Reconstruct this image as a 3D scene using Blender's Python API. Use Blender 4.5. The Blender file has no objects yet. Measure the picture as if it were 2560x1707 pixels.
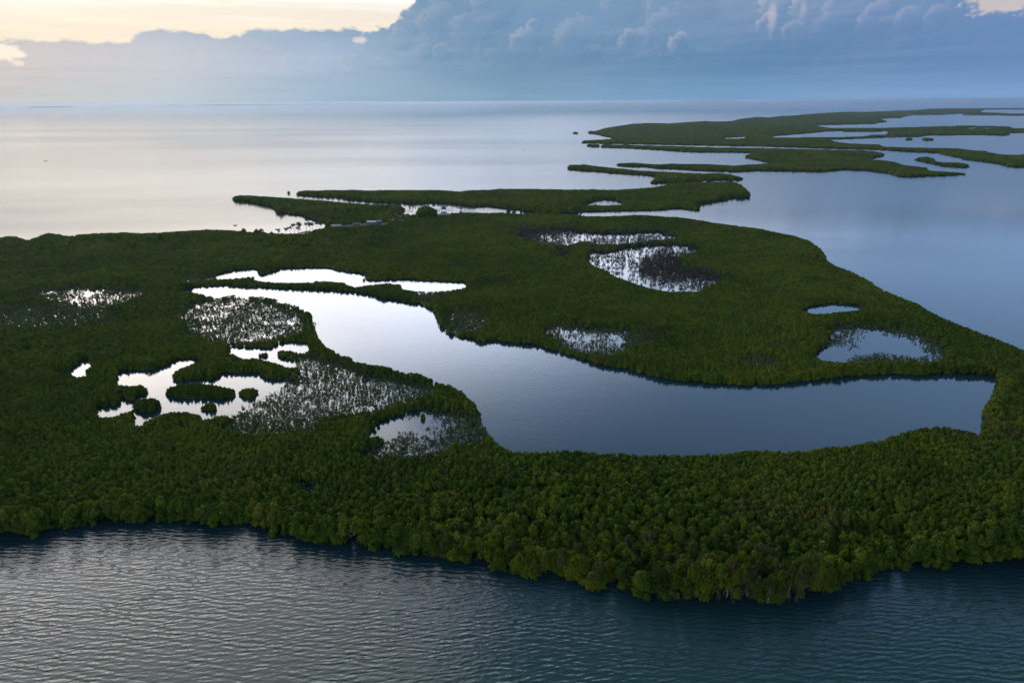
import bpy, math, random
import numpy as np
from mathutils import Matrix, Vector

rad = math.radians
RS = np.random.RandomState(7)
random.seed(7)
scene = bpy.context.scene
COL = scene.collection

# ------------------------------------------------------------------ camera
CAM_H = 100.0
PITCH, ROLL = rad(19.36), rad(0.36)
W, H, F = 2560.0, 1707.0, 1707.0            # photograph's pixels, 24 mm lens
fwd = np.array([0, math.cos(PITCH), -math.sin(PITCH)])
r0 = np.array([1.0, 0, 0]); u0 = np.array([0, math.sin(PITCH), math.cos(PITCH)])
right = math.cos(ROLL) * r0 - math.sin(ROLL) * u0
up = math.cos(ROLL) * u0 + math.sin(ROLL) * r0
cam_data = bpy.data.cameras.new('camera')
cam = bpy.data.objects.new('camera', cam_data); COL.objects.link(cam)
cam_data.sensor_width = 36.0; cam_data.lens = 36.0 * F / W
cam_data.clip_start = 1.0; cam_data.clip_end = 300000.0
m = Matrix.Identity(4)
for i, v in enumerate((right, up, -fwd)):
    for k in range(3): m[k][i] = v[k]
m[2][3] = CAM_H
cam.matrix_world = m
scene.camera = cam

# ------------------------------------------------------------------ render settings
scene.render.engine = 'CYCLES'
cy = scene.cycles
cy.max_bounces = 5; cy.diffuse_bounces = 2; cy.glossy_bounces = 2
cy.transmission_bounces = 2; cy.transparent_max_bounces = 6; cy.volume_bounces = 0
cy.use_denoising = True
cy.caustics_reflective = False; cy.caustics_refractive = False
cy.sample_clamp_indirect = 4.0
scene.view_settings.view_transform = 'Standard'
scene.view_settings.look = 'None'
scene.view_settings.exposure = 0.0
scene.view_settings.gamma = 1.0
scene.view_settings.use_curve_mapping = False

# ------------------------------------------------------------------ pixel <-> place
def ray(px, py):
    px = np.asarray(px, float); py = np.asarray(py, float)
    return fwd * F + right * (px - W / 2)[..., None] - up * (py - H / 2)[..., None]
def ground(px, py, z=0.0):
    d = ray(px, py); t = (z - CAM_H) / d[..., 2]
    return np.stack([d[..., 0] * t, d[..., 1] * t], -1)
def project(x, y, z):
    p = np.stack([x, y, z - CAM_H], -1)
    w = p @ fwd
    return p @ right / w * F + W / 2, H / 2 - p @ up / w * F
def azel(px, py):
    d = ray(px, py)
    return np.degrees(np.arctan2(d[..., 0], d[..., 1])), np.degrees(np.arctan2(d[..., 2], np.hypot(d[..., 0], d[..., 1])))

# ------------------------------------------------------------------ node helpers
class NT:
    def __init__(s, tree):
        s.t = tree; s.t.nodes.clear()
    def n(s, kind, **kw):
        nd = s.t.nodes.new(kind)
        for k, v in kw.items(): setattr(nd, k, v)
        return nd
    def link(s, a, b): s.t.links.new(a, b)
    def put(s, sock, v):
        if hasattr(v, 'links') or isinstance(v, bpy.types.NodeSocket): s.link(v, sock)
        else: sock.default_value = v
    def math(s, op, a, b=0.0, c=0.0, clamp=False):
        nd = s.n('ShaderNodeMath', operation=op, use_clamp=clamp)
        s.put(nd.inputs[0], a); s.put(nd.inputs[1], b); s.put(nd.inputs[2], c)
        return nd.outputs[0]
    def add(s, a, b): return s.math('ADD', a, b)
    def sub(s, a, b): return s.math('SUBTRACT', a, b)
    def mul(s, a, b): return s.math('MULTIPLY', a, b)
    def rng(s, v, a, b, c=0.0, d=1.0, smooth=True):
        nd = s.n('ShaderNodeMapRange', interpolation_type='SMOOTHSTEP' if smooth else 'LINEAR')
        s.put(nd.inputs[0], v)
        for i, q in enumerate((a, b, c, d)): s.put(nd.inputs[i + 1], q)
        return nd.outputs[0]
    def mix(s, f, a, b, blend='MIX'):
        nd = s.n('ShaderNodeMix', data_type='RGBA', blend_type=blend)
        s.put(nd.inputs[0], f)
        for sock, v in ((nd.inputs[6], a), (nd.inputs[7], b)):
            if isinstance(v, tuple): v = (*v, 1.0) if len(v) == 3 else v
            s.put(sock, v)
        return nd.outputs[2]
    def noise(s, vec, scale, detail=4.0, rough=0.5, lac=2.0, dist=0.0, dim='3D'):
        nd = s.n('ShaderNodeTexNoise', noise_dimensions=dim)
        if vec is not None: s.link(vec, nd.inputs['Vector'])
        nd.inputs['Scale'].default_value = scale; nd.inputs['Detail'].default_value = detail
        nd.inputs['Roughness'].default_value = rough; nd.inputs['Lacunarity'].default_value = lac
        nd.inputs['Distortion'].default_value = dist
        return nd.outputs[0]
    def comb(s, x, y, z=0.0):
        nd = s.n('ShaderNodeCombineXYZ')
        for i, v in enumerate((x, y, z)): s.put(nd.inputs[i], v)
        return nd.outputs[0]
    def ramp(s, v, stops, lo, hi, interp='LINEAR'):
        f = s.math('DIVIDE', s.sub(v, lo), hi - lo, clamp=True)
        nd = s.n('ShaderNodeValToRGB'); cr = nd.color_ramp; cr.interpolation = interp
        s.link(f, nd.inputs[0])
        stops = sorted(stops)
        while len(cr.elements) < len(stops): cr.elements.new(0.5)
        for e, (p, c) in zip(cr.elements, stops):
            e.position = min(1, max(0, (p - lo) / (hi - lo)))
        for e, (p, c) in zip(cr.elements, stops):
            e.color = (*c, 1.0) if isinstance(c, tuple) else (c, c, c, 1.0)
        return nd.outputs[0]

def lin(r, g, b):
    f = lambda c: (c / 255 / 12.92) if c / 255 <= 0.04045 else ((c / 255 + 0.055) / 1.055) ** 2.4
    return (f(r), f(g), f(b))

# ------------------------------------------------------------------ sky
SUN_AZ, SUN_EL = -34.0, 38.0                # the sun stands behind thin cloud, up on the left
def build_world():
    w = bpy.data.worlds.new('World'); scene.world = w; w.use_nodes = True
    T = NT(w.node_tree)
    tc = T.n('ShaderNodeTexCoord')
    sx = T.n('ShaderNodeSeparateXYZ'); T.link(tc.outputs['Generated'], sx.inputs[0])
    x, y, z = sx.outputs
    az = T.mul(T.math('ARCTAN2', x, y), 180 / math.pi)
    el = T.mul(T.math('ARCSINE', z), 180 / math.pi)
    vec = T.comb(az, T.mul(el, 1.6), 0.0)
    # cloud bank: height of its upper edge against the bright gap on the left
    line = [(-900, 90), (-400, 84), (0, 97), (130, 104), (318, 108), (336, 86), (385, 73), (430, 78), (505, 81), (535, 97),
            (598, 90), (622, 69), (700, 71), (860, 77), (930, 82), (985, 70), (1003, 42), (1035, 12), (1062, -10), (1120, -40), (1250, -62),
            (1500, -75), (1800, -85), (2200, -90), (2600, -90), (3300, -90)]
    a, e = azel([p[0] for p in line], [p[1] for p in line])
    top = T.ramp(az, [(float(q), float(v) / 30) for q, v in zip(a, e)], -75, 75)
    sep = T.n('ShaderNodeSeparateColor'); T.link(top, sep.inputs[0])
    topel = T.mul(sep.outputs[0], 30.0)
    n1 = T.noise(vec, 0.9, 7, 0.62, dim='2D')
    n1f = T.noise(vec, 0.16, 5, 0.55, dim='2D')
    cf = T.n('ShaderNodeTexVoronoi', feature='SMOOTH_F1', voronoi_dimensions='2D'); T.link(vec, cf.inputs['Vector']); cf.inputs['Scale'].default_value = 0.75; cf.inputs['Smoothness'].default_value = 0.3
    cf2 = T.n('ShaderNodeTexVoronoi', feature='SMOOTH_F1', voronoi_dimensions='2D'); T.link(vec, cf2.inputs['Vector']); cf2.inputs['Scale'].default_value = 2.0; cf2.inputs['Smoothness'].default_value = 0.3
    amp = T.rng(az, -12, 5, 0.55, 2.0)
    edge = T.add(T.add(T.sub(topel, el), T.mul(T.sub(n1, 0.5), 0.85)), T.mul(T.sub(n1f, 0.5), amp))
    edge = T.sub(edge, T.mul(T.add(T.sub(cf.outputs['Distance'], 0.45), T.mul(T.sub(cf2.outputs['Distance'], 0.45), 0.3)), T.rng(az, -14, -9, 0.10, 0.9)))
    soft = T.rng(az, -8, 10, 0.17, 1.6)
    bank = T.rng(edge, T.mul(soft, -1.0), soft)
    # bank colour
    def colramp(py, cols):
        aa, _ = azel([c[0] for c in cols], [py] * len(cols))
        return T.ramp(az, [(float(q), lin(*c[1])) for q, c in zip(aa, cols)], -75, 75)
    c0 = colramp(245, [(-900, (214, 200, 188)), (0, (208, 206, 203)), (400, (194, 204, 211)), (800, (164, 187, 206)), (1280, (126, 162, 189)), (1700, (119, 158, 194)), (2560, (124, 158, 205)), (3600, (112, 146, 192))])
    c1 = colramp(150, [(-900, (222, 203, 188)), (0, (214, 205, 203)), (400, (203, 206, 213)), (800, (171, 190, 212)), (1100, (128, 160, 188)), (1280, (116, 151, 181)), (1900, (100, 137, 177)), (2560, (104, 139, 184)), (3600, (95, 128, 174))])
    c2 = colramp(20, [(-900, (190, 185, 190)), (0, (176, 190, 206)), (1100, (122, 155, 186)), (1500, (121, 154, 187)), (1900, (126, 152, 187)), (2560, (110, 143, 186)), (3600, (98, 130, 176))])
    bc = T.mix(T.rng(el, 0.2, 2.6), c0, c1)
    bc = T.mix(T.rng(el, 3.2, 6.5), bc, c2)
    # billow relief: lit from the upper left
    bv = T.comb(T.mul(az, 1.0), T.mul(el, 2.1), 3.7)
    bo = T.n('ShaderNodeVectorMath', operation='ADD'); T.link(bv, bo.inputs[0]); bo.inputs[1].default_value = (-0.34, 0.42, 0.0)
    warp = T.noise(bv, 0.5, 3, 0.5, dim='2D')
    def billow(v):
        wv = T.n('ShaderNodeVectorMath', operation='ADD'); T.link(v, wv.inputs[0]); T.link(T.comb(T.mul(warp, 2.4), T.mul(warp, 1.4), 0.0), wv.inputs[1])
        tot = T.mul(T.noise(wv.outputs[0], 0.20, 5, 0.5, dim='2D'), 1.6)
        for sc_, am in ((0.42, 0.42), (1.0, 0.20), (2.3, 0.09)):
            vo = T.n('ShaderNodeTexVoronoi', feature='SMOOTH_F1', voronoi_dimensions='2D'); T.link(wv.outputs[0], vo.inputs['Vector']); vo.inputs['Scale'].default_value = sc_; vo.inputs['Smoothness'].default_value = 0.35
            tot = T.sub(tot, T.mul(vo.outputs['Distance'], am))
        return tot
    f1 = billow(bv); f2 = billow(bo.outputs[0])
    rel = T.sub(f1, f2)
    puff = T.rng(T.noise(bv, 0.10, 3, 0.5, dim='2D'), 0.42, 0.62)
    band = T.mul(T.rng(el, 1.7, 3.4), T.rng(az, -15, -5))
    lit = T.mul(T.mul(T.rng(rel, 0.0, 0.22), T.add(0.25, T.mul(puff, 0.75))), band)
    streak = T.noise(T.comb(T.mul(az, 0.10), T.mul(el, 1.5), 9.0), 1.0, 5, 0.55)
    bc = T.mix(T.mul(T.sub(streak, 0.5), 0.16), bc, (1, 1, 1))
    bc = T.mix(T.mul(T.rng(streak, 0.5, 0.34), 0.08), bc, lin(96, 128, 165))
    bc = T.mix(T.mul(lit, 0.12), bc, lin(190, 186, 198))
    bc = T.mix(T.mul(T.mul(T.rng(rel, 0.0, -0.22), T.add(0.3, T.mul(puff, 0.7))), T.mul(band, 0.12)), bc, lin(84, 118, 158))
    pn = T.mul(T.sub(T.noise(vec, 0.75, 6, 0.6, dim='2D'), 0.5), 0.75)
    pn = T.add(pn, T.mul(T.sub(cf2.outputs['Distance'], 0.4), 0.35))
    base = T.rng(el, 2.0, 3.6)
    def pxdeg(v_): return v_ * 0.0295
    def puffball(col_, px_, py_, r_, k_=1.0):
        ba, be = azel(px_, py_); q = pxdeg(r_)
        dx = T.mul(T.sub(az, float(ba)), 1 / (q * 1.1)); dy = T.mul(T.sub(el, float(be)), 1 / (q * 0.95))
        dd = T.add(T.math('SQRT', T.add(T.mul(dx, dx), T.mul(dy, dy))), pn)
        ins = T.mul(T.rng(dd, 1.03, 0.90), base)
        li_ = T.rng(T.sub(T.mul(dy, 0.75), T.mul(dx, 0.65)), -0.1, 1.1)
        rim = T.mul(T.mul(T.rng(dd, 0.35, 0.95), li_), ins)
        shd = T.mul(T.rng(T.sub(T.mul(dx, 0.5), T.mul(dy, 0.85)), 0.0, 1.0), T.mul(ins, 0.22))
        col_ = T.mix(T.mul(ins, 0.5), col_, bc0)
        col_ = T.mix(shd, col_, lin(88, 122, 160))
        return T.mix(T.mul(rim, 0.54 * k_), col_, lin(192, 190, 203))
    bc0 = bc
    for p_ in ((1075, 10, 62, .9), (1150, -10, 70, .6), (1240, 10, 60, .5), (1743, 12, 52, .8), (1660, 20, 50, .6), (1560, 10, 55, .5), (1960, 5, 50, 1.3), (2015, 22, 36, 1.0), (2110, 25, 46, .7), (2190, 50, 38, .6),
               (1022, 62, 40, 1.0), (1100, 70, 58, .6), (1180, 75, 52, .45), (1335, 66, 20, 1.1), (1312, 108, 40, .9), (1585, 108, 38, .75), (1665, 84, 60, .5), (1922, 62, 30, 1.2), (1985, 82, 30, .7), (2275, 48, 30, .5), (2345, 44, 28, .5),
               (1000, 100, 30, .7), (1450, 100, 62, .55), (1704, 116, 34, .9), (1105, 132, 26, .8), (1065, 128, 22, .5)):
        bc = puffball(bc, *p_)
    # left part of the bank: a few puffs catching light
    lp = T.mul(T.mul(T.rng(n1, 0.54, 0.68), T.rng(az, -5, -14)), T.mul(T.rng(el, 1.6, 2.6), T.rng(el, 4.6, 3.6)))
    bc = T.mix(T.mul(lp, 0.16), bc, lin(232, 214, 206))
    # bright cumulus heads and openings
    def blob(px, py, rx, ry, k=1.0, sh=0.35):
        (ba, be) = azel(px, py); (b2, _) = azel(px + rx, py); (_, e2) = azel(px, py - ry)
        dx = T.math('DIVIDE', T.sub(az, float(ba)), float(b2 - ba)); dy = T.math('DIVIDE', T.sub(el, float(be)), float(e2 - be))
        d = T.math('SQRT', T.add(T.mul(dx, dx), T.mul(dy, dy)))
        d = T.add(T.add(d, T.mul(T.sub(n1, 0.5), 2.0)), T.mul(T.sub(cf2.outputs['Distance'], 0.4), 0.5))
        return T.mul(T.rng(d, 1.0 + sh, 1.0 - sh), k)
    bright = lin(255, 238, 214)
    for (px, py, rx, ry, k, c, sh) in (
            (-10, 132, 62, 20, .95, lin(255, 246, 226), .35), (45, 158, 16, 9, .7, bright, .4), (899, 102, 17, 8, .8, lin(226, 222, 216), .5),
            (1930, 40, 9, 34, .45, lin(206, 199, 206), .8), (2008, 22, 7, 26, .35, lin(200, 194, 205), .9),
            (2500, 8, 78, 26, .9, lin(206, 196, 197), .3), (2620, -10, 100, 40, .8, lin(200, 192, 198), .4),
            ):
        bc = T.mix(blob(px, py, rx, ry, k, sh), bc, c)
    # the open sky above the bank
    nis = T.n('ShaderNodeTexSky', sky_type='NISHITA', sun_disc=False)
    nis.sun_elevation = rad(SUN_EL); nis.sun_rotation = rad(SUN_AZ); nis.altitude = 100.0
    nis.air_density = 1.3; nis.dust_density = 2.5; nis.ozone_density = 1.5
    sd = (math.sin(rad(SUN_AZ)) * math.cos(rad(SUN_EL)), math.cos(rad(SUN_AZ)) * math.cos(rad(SUN_EL)), math.sin(rad(SUN_EL)))
    dp = T.n('ShaderNodeVectorMath', operation='DOT_PRODUCT'); T.link(tc.outputs['Generated'], dp.inputs[0]); dp.inputs[1].default_value = sd
    ang = T.mul(T.math('ARCCOSINE', T.math('MINIMUM', dp.outputs['Value'], 0.99999)), 180 / math.pi)
    st = T.noise(T.comb(T.mul(az, 0.05), T.mul(el, 0.9), 1.0), 1.0, 5, 0.6)
    cream = T.mix(T.rng(el, 4.4, 7.5), lin(255, 238, 214), lin(255, 251, 248))
    cream = T.mix(T.rng(st, 0.42, 0.62), T.mix(0.75, cream, lin(238, 226, 214)), cream)
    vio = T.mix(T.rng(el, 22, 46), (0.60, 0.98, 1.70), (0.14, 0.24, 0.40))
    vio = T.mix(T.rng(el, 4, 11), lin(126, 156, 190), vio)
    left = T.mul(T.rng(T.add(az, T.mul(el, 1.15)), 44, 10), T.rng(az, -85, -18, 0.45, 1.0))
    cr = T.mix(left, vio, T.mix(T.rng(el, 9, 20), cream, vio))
    skyk = T.mix(1.0, nis.outputs[0], (0.10, 0.10, 0.10), 'MULTIPLY')
    opn = T.mix(0.2, cr, skyk)
    # brilliant strip of clear sky low on the left, softer glow of the veiled sun above it
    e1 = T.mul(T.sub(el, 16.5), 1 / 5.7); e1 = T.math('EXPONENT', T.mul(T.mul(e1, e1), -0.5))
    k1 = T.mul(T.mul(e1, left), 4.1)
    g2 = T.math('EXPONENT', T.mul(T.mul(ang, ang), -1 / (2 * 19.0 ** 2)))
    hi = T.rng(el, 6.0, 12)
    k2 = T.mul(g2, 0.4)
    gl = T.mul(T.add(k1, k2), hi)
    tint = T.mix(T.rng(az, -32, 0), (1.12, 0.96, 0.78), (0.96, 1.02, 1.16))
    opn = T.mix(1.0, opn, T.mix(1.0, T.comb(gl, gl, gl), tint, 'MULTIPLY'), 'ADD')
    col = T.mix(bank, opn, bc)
    # below the horizon the sky carries on as the haze there
    col = T.mix(T.rng(el, -0.5, -6), col, lin(110, 132, 155))
    out = T.n('ShaderNodeOutputWorld'); bg = T.n('ShaderNodeBackground')
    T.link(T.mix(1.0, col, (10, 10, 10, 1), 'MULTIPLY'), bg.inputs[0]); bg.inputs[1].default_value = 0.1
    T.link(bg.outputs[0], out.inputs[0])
    w.cycles.sampling_method = 'MANUAL'; w.cycles.sample_map_resolution = 1024
build_world()

sun_d = bpy.data.lights.new('sun', 'SUN'); sun = bpy.data.objects.new('sun', sun_d); COL.objects.link(sun)
sun_d.energy = 1.05; sun_d.angle = rad(48); sun_d.color = (1.0, 0.9, 0.78)
sv = Vector((math.sin(rad(SUN_AZ)) * math.cos(rad(SUN_EL)), math.cos(rad(SUN_AZ)) * math.cos(rad(SUN_EL)), math.sin(rad(SUN_EL))))
sun.rotation_euler = sv.to_track_quat('Z', 'Y').to_euler()
sun.location = (0, 0, 300)

# ------------------------------------------------------------------ object helpers
def tag(o, label=None, cat=None, group=None, kind=None):
    if label: o['label'] = label
    if cat: o['category'] = cat
    if group: o['group'] = group
    if kind: o['kind'] = kind
    return o
def mesh_from(name, V, Fq, mat=None, smooth=False):
    """V (n,3), Fq (m,4) or (m,3) arrays"""
    V = np.asarray(V, np.float32); Fq = np.asarray(Fq, np.int32)
    me = bpy.data.meshes.new(name)
    me.vertices.add(len(V)); me.vertices.foreach_set('co', V.ravel())
    k = Fq.shape[1]
    me.loops.add(Fq.size); me.loops.foreach_set('vertex_index', Fq.ravel())
    me.polygons.add(len(Fq)); me.polygons.foreach_set('loop_start', np.arange(0, Fq.size, k, dtype=np.int32))
    me.polygons.foreach_set('loop_total', np.full(len(Fq), k, np.int32))
    if smooth: me.polygons.foreach_set('use_smooth', np.ones(len(Fq), bool))
    me.update(calc_edges=True)
    if mat: me.materials.append(mat)
    return me
def link_obj(name, data, parent=None, loc=None):
    o = bpy.data.objects.new(name, data); COL.objects.link(o)
    if loc is not None: o.location = loc
    if parent: o.parent = parent
    return o
def empty(name, loc, rz=0.0):
    o = link_obj(name, None, loc=loc); o.rotation_euler[2] = rz; o.empty_display_size = 1.0
    return o
class MB:
    """collects quads and triangles into one mesh"""
    def __init__(s): s.v = []; s.f = []
    def quad(s, a, b, c, d):
        i = len(s.v); s.v += [a, b, c, d]; s.f.append((i, i + 1, i + 2, i + 3))
    def box(s, c, d, rz=0.0):
        cx, cy_, cz = c; dx, dy, dz = (q / 2 for q in d); cs, sn = math.cos(rz), math.sin(rz); i = len(s.v)
        for sz in (-1, 1):
            for sx, sy in ((-1, -1), (1, -1), (1, 1), (-1, 1)):
                X, Y = sx * dx, sy * dy
                s.v.append((cx + X * cs - Y * sn, cy_ + X * sn + Y * cs, cz + sz * dz))
        for q in ((3, 2, 1, 0), (4, 5, 6, 7), (0, 1, 5, 4), (1, 2, 6, 5), (2, 3, 7, 6), (3, 0, 4, 7)): s.f.append(tuple(i + k for k in q))
    def tube(s, pts, rads, n=6):
        pts = [Vector(p) for p in pts]; i0 = len(s.v)
        for k, p in enumerate(pts):
            d = (pts[min(k + 1, len(pts) - 1)] - pts[max(k - 1, 0)]).normalized()
            a = d.orthogonal().normalized(); b = d.cross(a)
            for q in range(n):
                t = 2 * math.pi * q / n
                s.v.append(tuple(p + (a * math.cos(t) + b * math.sin(t)) * rads[k]))
        for k in range(len(pts) - 1):
            for q in range(n):
                s.f.append((i0 + k * n + q, i0 + k * n + (q + 1) % n, i0 + (k + 1) * n + (q + 1) % n, i0 + (k + 1) * n + q))
        s.f.append(tuple(i0 + (len(pts) - 1) * n + q for q in range(n)))
    def data(s, name, mat):
        me = bpy.data.meshes.new(name); me.from_pydata([tuple(v) for v in s.v], [], s.f); me.materials.append(mat); me.update()
        return me
    def build(s, name, mat, parent=None, loc=None): return link_obj(name, s.data(name, mat), parent, loc)

# ------------------------------------------------------------------ materials
def new_mat(name):
    mt = bpy.data.materials.new(name); mt.use_nodes = True
    return mt, NT(mt.node_tree)
def principled(T, col, rough=0.7, spec=0.3, normal=None, **kw):
    b = T.n('ShaderNodeBsdfPrincipled'); o = T.n('ShaderNodeOutputMaterial')
    if isinstance(col, tuple): col = (*col, 1.0)
    T.put(b.inputs['Base Color'], col); T.put(b.inputs['Roughness'], rough); T.put(b.inputs['Specular IOR Level'], spec)
    if normal is not None: T.link(normal, b.inputs['Normal'])
    T.link(b.outputs[0], o.inputs[0])
    return b

def leaf_mat(name, dark, mid, light, var=1.0, rough=0.65):
    mt, T = new_mat(name)
    geo = T.n('ShaderNodeNewGeometry'); oi = T.n('ShaderNodeObjectInfo')
    big = T.noise(geo.outputs['Position'], 0.013, 5, 0.62)
    sm = T.noise(geo.outputs['Position'], 0.09, 3, 0.55)
    v = T.add(T.add(T.mul(T.sub(big, 0.5), 2.6 * var), T.mul(T.sub(sm, 0.5), 1.3 * var)), T.mul(T.sub(oi.outputs['Random'], 0.5), 1.1))
    v = T.add(T.add(v, 0.5), T.mul(T.sub(geo.outputs['Random Per Island'], 0.5), 0.8))
    c = T.mix(T.rng(v, -0.1, 0.5), dark, mid)
    c = T.mix(T.rng(v, 0.5, 1.15), c, light)
    sp_ = T.noise(geo.outputs['Position'], 0.022, 4, 0.7, 2.3)
    dry = T.mul(T.rng(sp_, 0.54, 0.70), 0.55 * var)
    c = T.mix(dry, c, (0.078, 0.066, 0.022))
    c = T.mix(T.mul(T.rng(sp_, 0.42, 0.30), 0.6 * var), c, tuple(q * 0.55 for q in dark))
    bsdf = T.n('ShaderNodeBsdfPrincipled')
    T.link(c, bsdf.inputs['Base Color']); bsdf.inputs['Roughness'].default_value = rough; bsdf.inputs['Specular IOR Level'].default_value = 0.08
    tr = T.n('ShaderNodeBsdfTranslucent'); T.link(T.mix(1.0, c, (1.2, 1.25, 0.5), 'MULTIPLY'), tr.inputs[0])
    ms = T.n('ShaderNodeMixShader'); ms.inputs[0].default_value = 0.22
    T.link(bsdf.outputs[0], ms.inputs[1]); T.link(tr.outputs[0], ms.inputs[2])
    o = T.n('ShaderNodeOutputMaterial'); T.link(ms.outputs[0], o.inputs[0])
    return mt
M = {}
M['leaf'] = leaf_mat('mangrove_leaves', (0.034, 0.068, 0.006), (0.062, 0.104, 0.006), (0.122, 0.138, 0.010))
M['leaf_yellow'] = leaf_mat('yellow_green_leaves', (0.040, 0.060, 0.003), (0.062, 0.080, 0.004), (0.100, 0.112, 0.006), 0.4)
M['leaf_deep'] = leaf_mat('deep_green_leaves', (0.018, 0.038, 0.004), (0.030, 0.056, 0.004), (0.050, 0.078, 0.005), 0.4)
M['leaf_olive'] = leaf_mat('grey_olive_leaves', (0.042, 0.050, 0.012), (0.062, 0.070, 0.017), (0.090, 0.095, 0.025), 0.4)
M['scrub'] = leaf_mat('scrub_leaves', (0.046, 0.074, 0.026), (0.070, 0.098, 0.034), (0.105, 0.122, 0.048), 0.6)
M['dead'] = leaf_mat('dead_twigs', (0.030, 0.028, 0.034), (0.045, 0.042, 0.048), (0.070, 0.064, 0.066), 0.6)
def simple(name, col, rough=0.8, spec=0.2, nscale=0.0, namp=0.3):
    mt, T = new_mat(name)
    if nscale:
        tc = T.n('ShaderNodeTexCoord'); n = T.noise(tc.outputs['Object'], nscale, 4, 0.6)
        c = T.mix(n, tuple(q * (1 - namp) for q in col), tuple(min(1, q * (1 + namp)) for q in col))
    else: c = col
    principled(T, c, rough, spec)
    return mt
M['bark'] = simple('mangrove_bark', (0.075, 0.062, 0.050), 0.9, 0.1, 3.0, 0.4)
M['pale_bark'] = simple('pale_bark', (0.24, 0.235, 0.215), 0.85, 0.1, 2.0, 0.3)
M['palm_bark'] = simple('palm_bark', (0.14, 0.12, 0.10), 0.9, 0.1, 3.0, 0.3)
M['frond'] = simple('palm_fronds', (0.040, 0.052, 0.014), 0.6, 0.3, 1.5, 0.35)
M['wood'] = simple('weathered_wood', (0.13, 0.11, 0.10), 0.85, 0.15, 4.0, 0.35)
M['roof_blue'] = simple('blue_grey_roofing', (0.11, 0.12, 0.16), 0.7, 0.2, 1.2, 0.2)
M['roof_white'] = simple('white_roofing', (0.34, 0.34, 0.35), 0.55, 0.4, 0.8, 0.15)
M['roof_grey'] = simple('grey_roofing', (0.13, 0.13, 0.15), 0.6, 0.4, 0.8, 0.25)
M['roof_brown'] = simple('brown_thatch', (0.13, 0.09, 0.07), 0.95, 0.1, 2.0, 0.3)
M['wall'] = simple('pale_wall', (0.16, 0.15, 0.145), 0.8, 0.2, 1.0, 0.2)
M['dark'] = simple('dark_opening', (0.02, 0.02, 0.025), 0.6, 0.3)
M['hull'] = simple('boat_hull', (0.12, 0.11, 0.10), 0.6, 0.3, 2.0, 0.2)
M['mud'] = simple('mud', (0.035, 0.030, 0.022), 0.9, 0.2, 0.15, 0.4)
M['sand'] = simple('sand', (0.08, 0.072, 0.058), 0.9, 0.15, 0.3, 0.2)
M['far_hill'] = simple('far_forest', (0.035, 0.048, 0.030), 0.9, 0.1, 0.002, 0.3)

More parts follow.
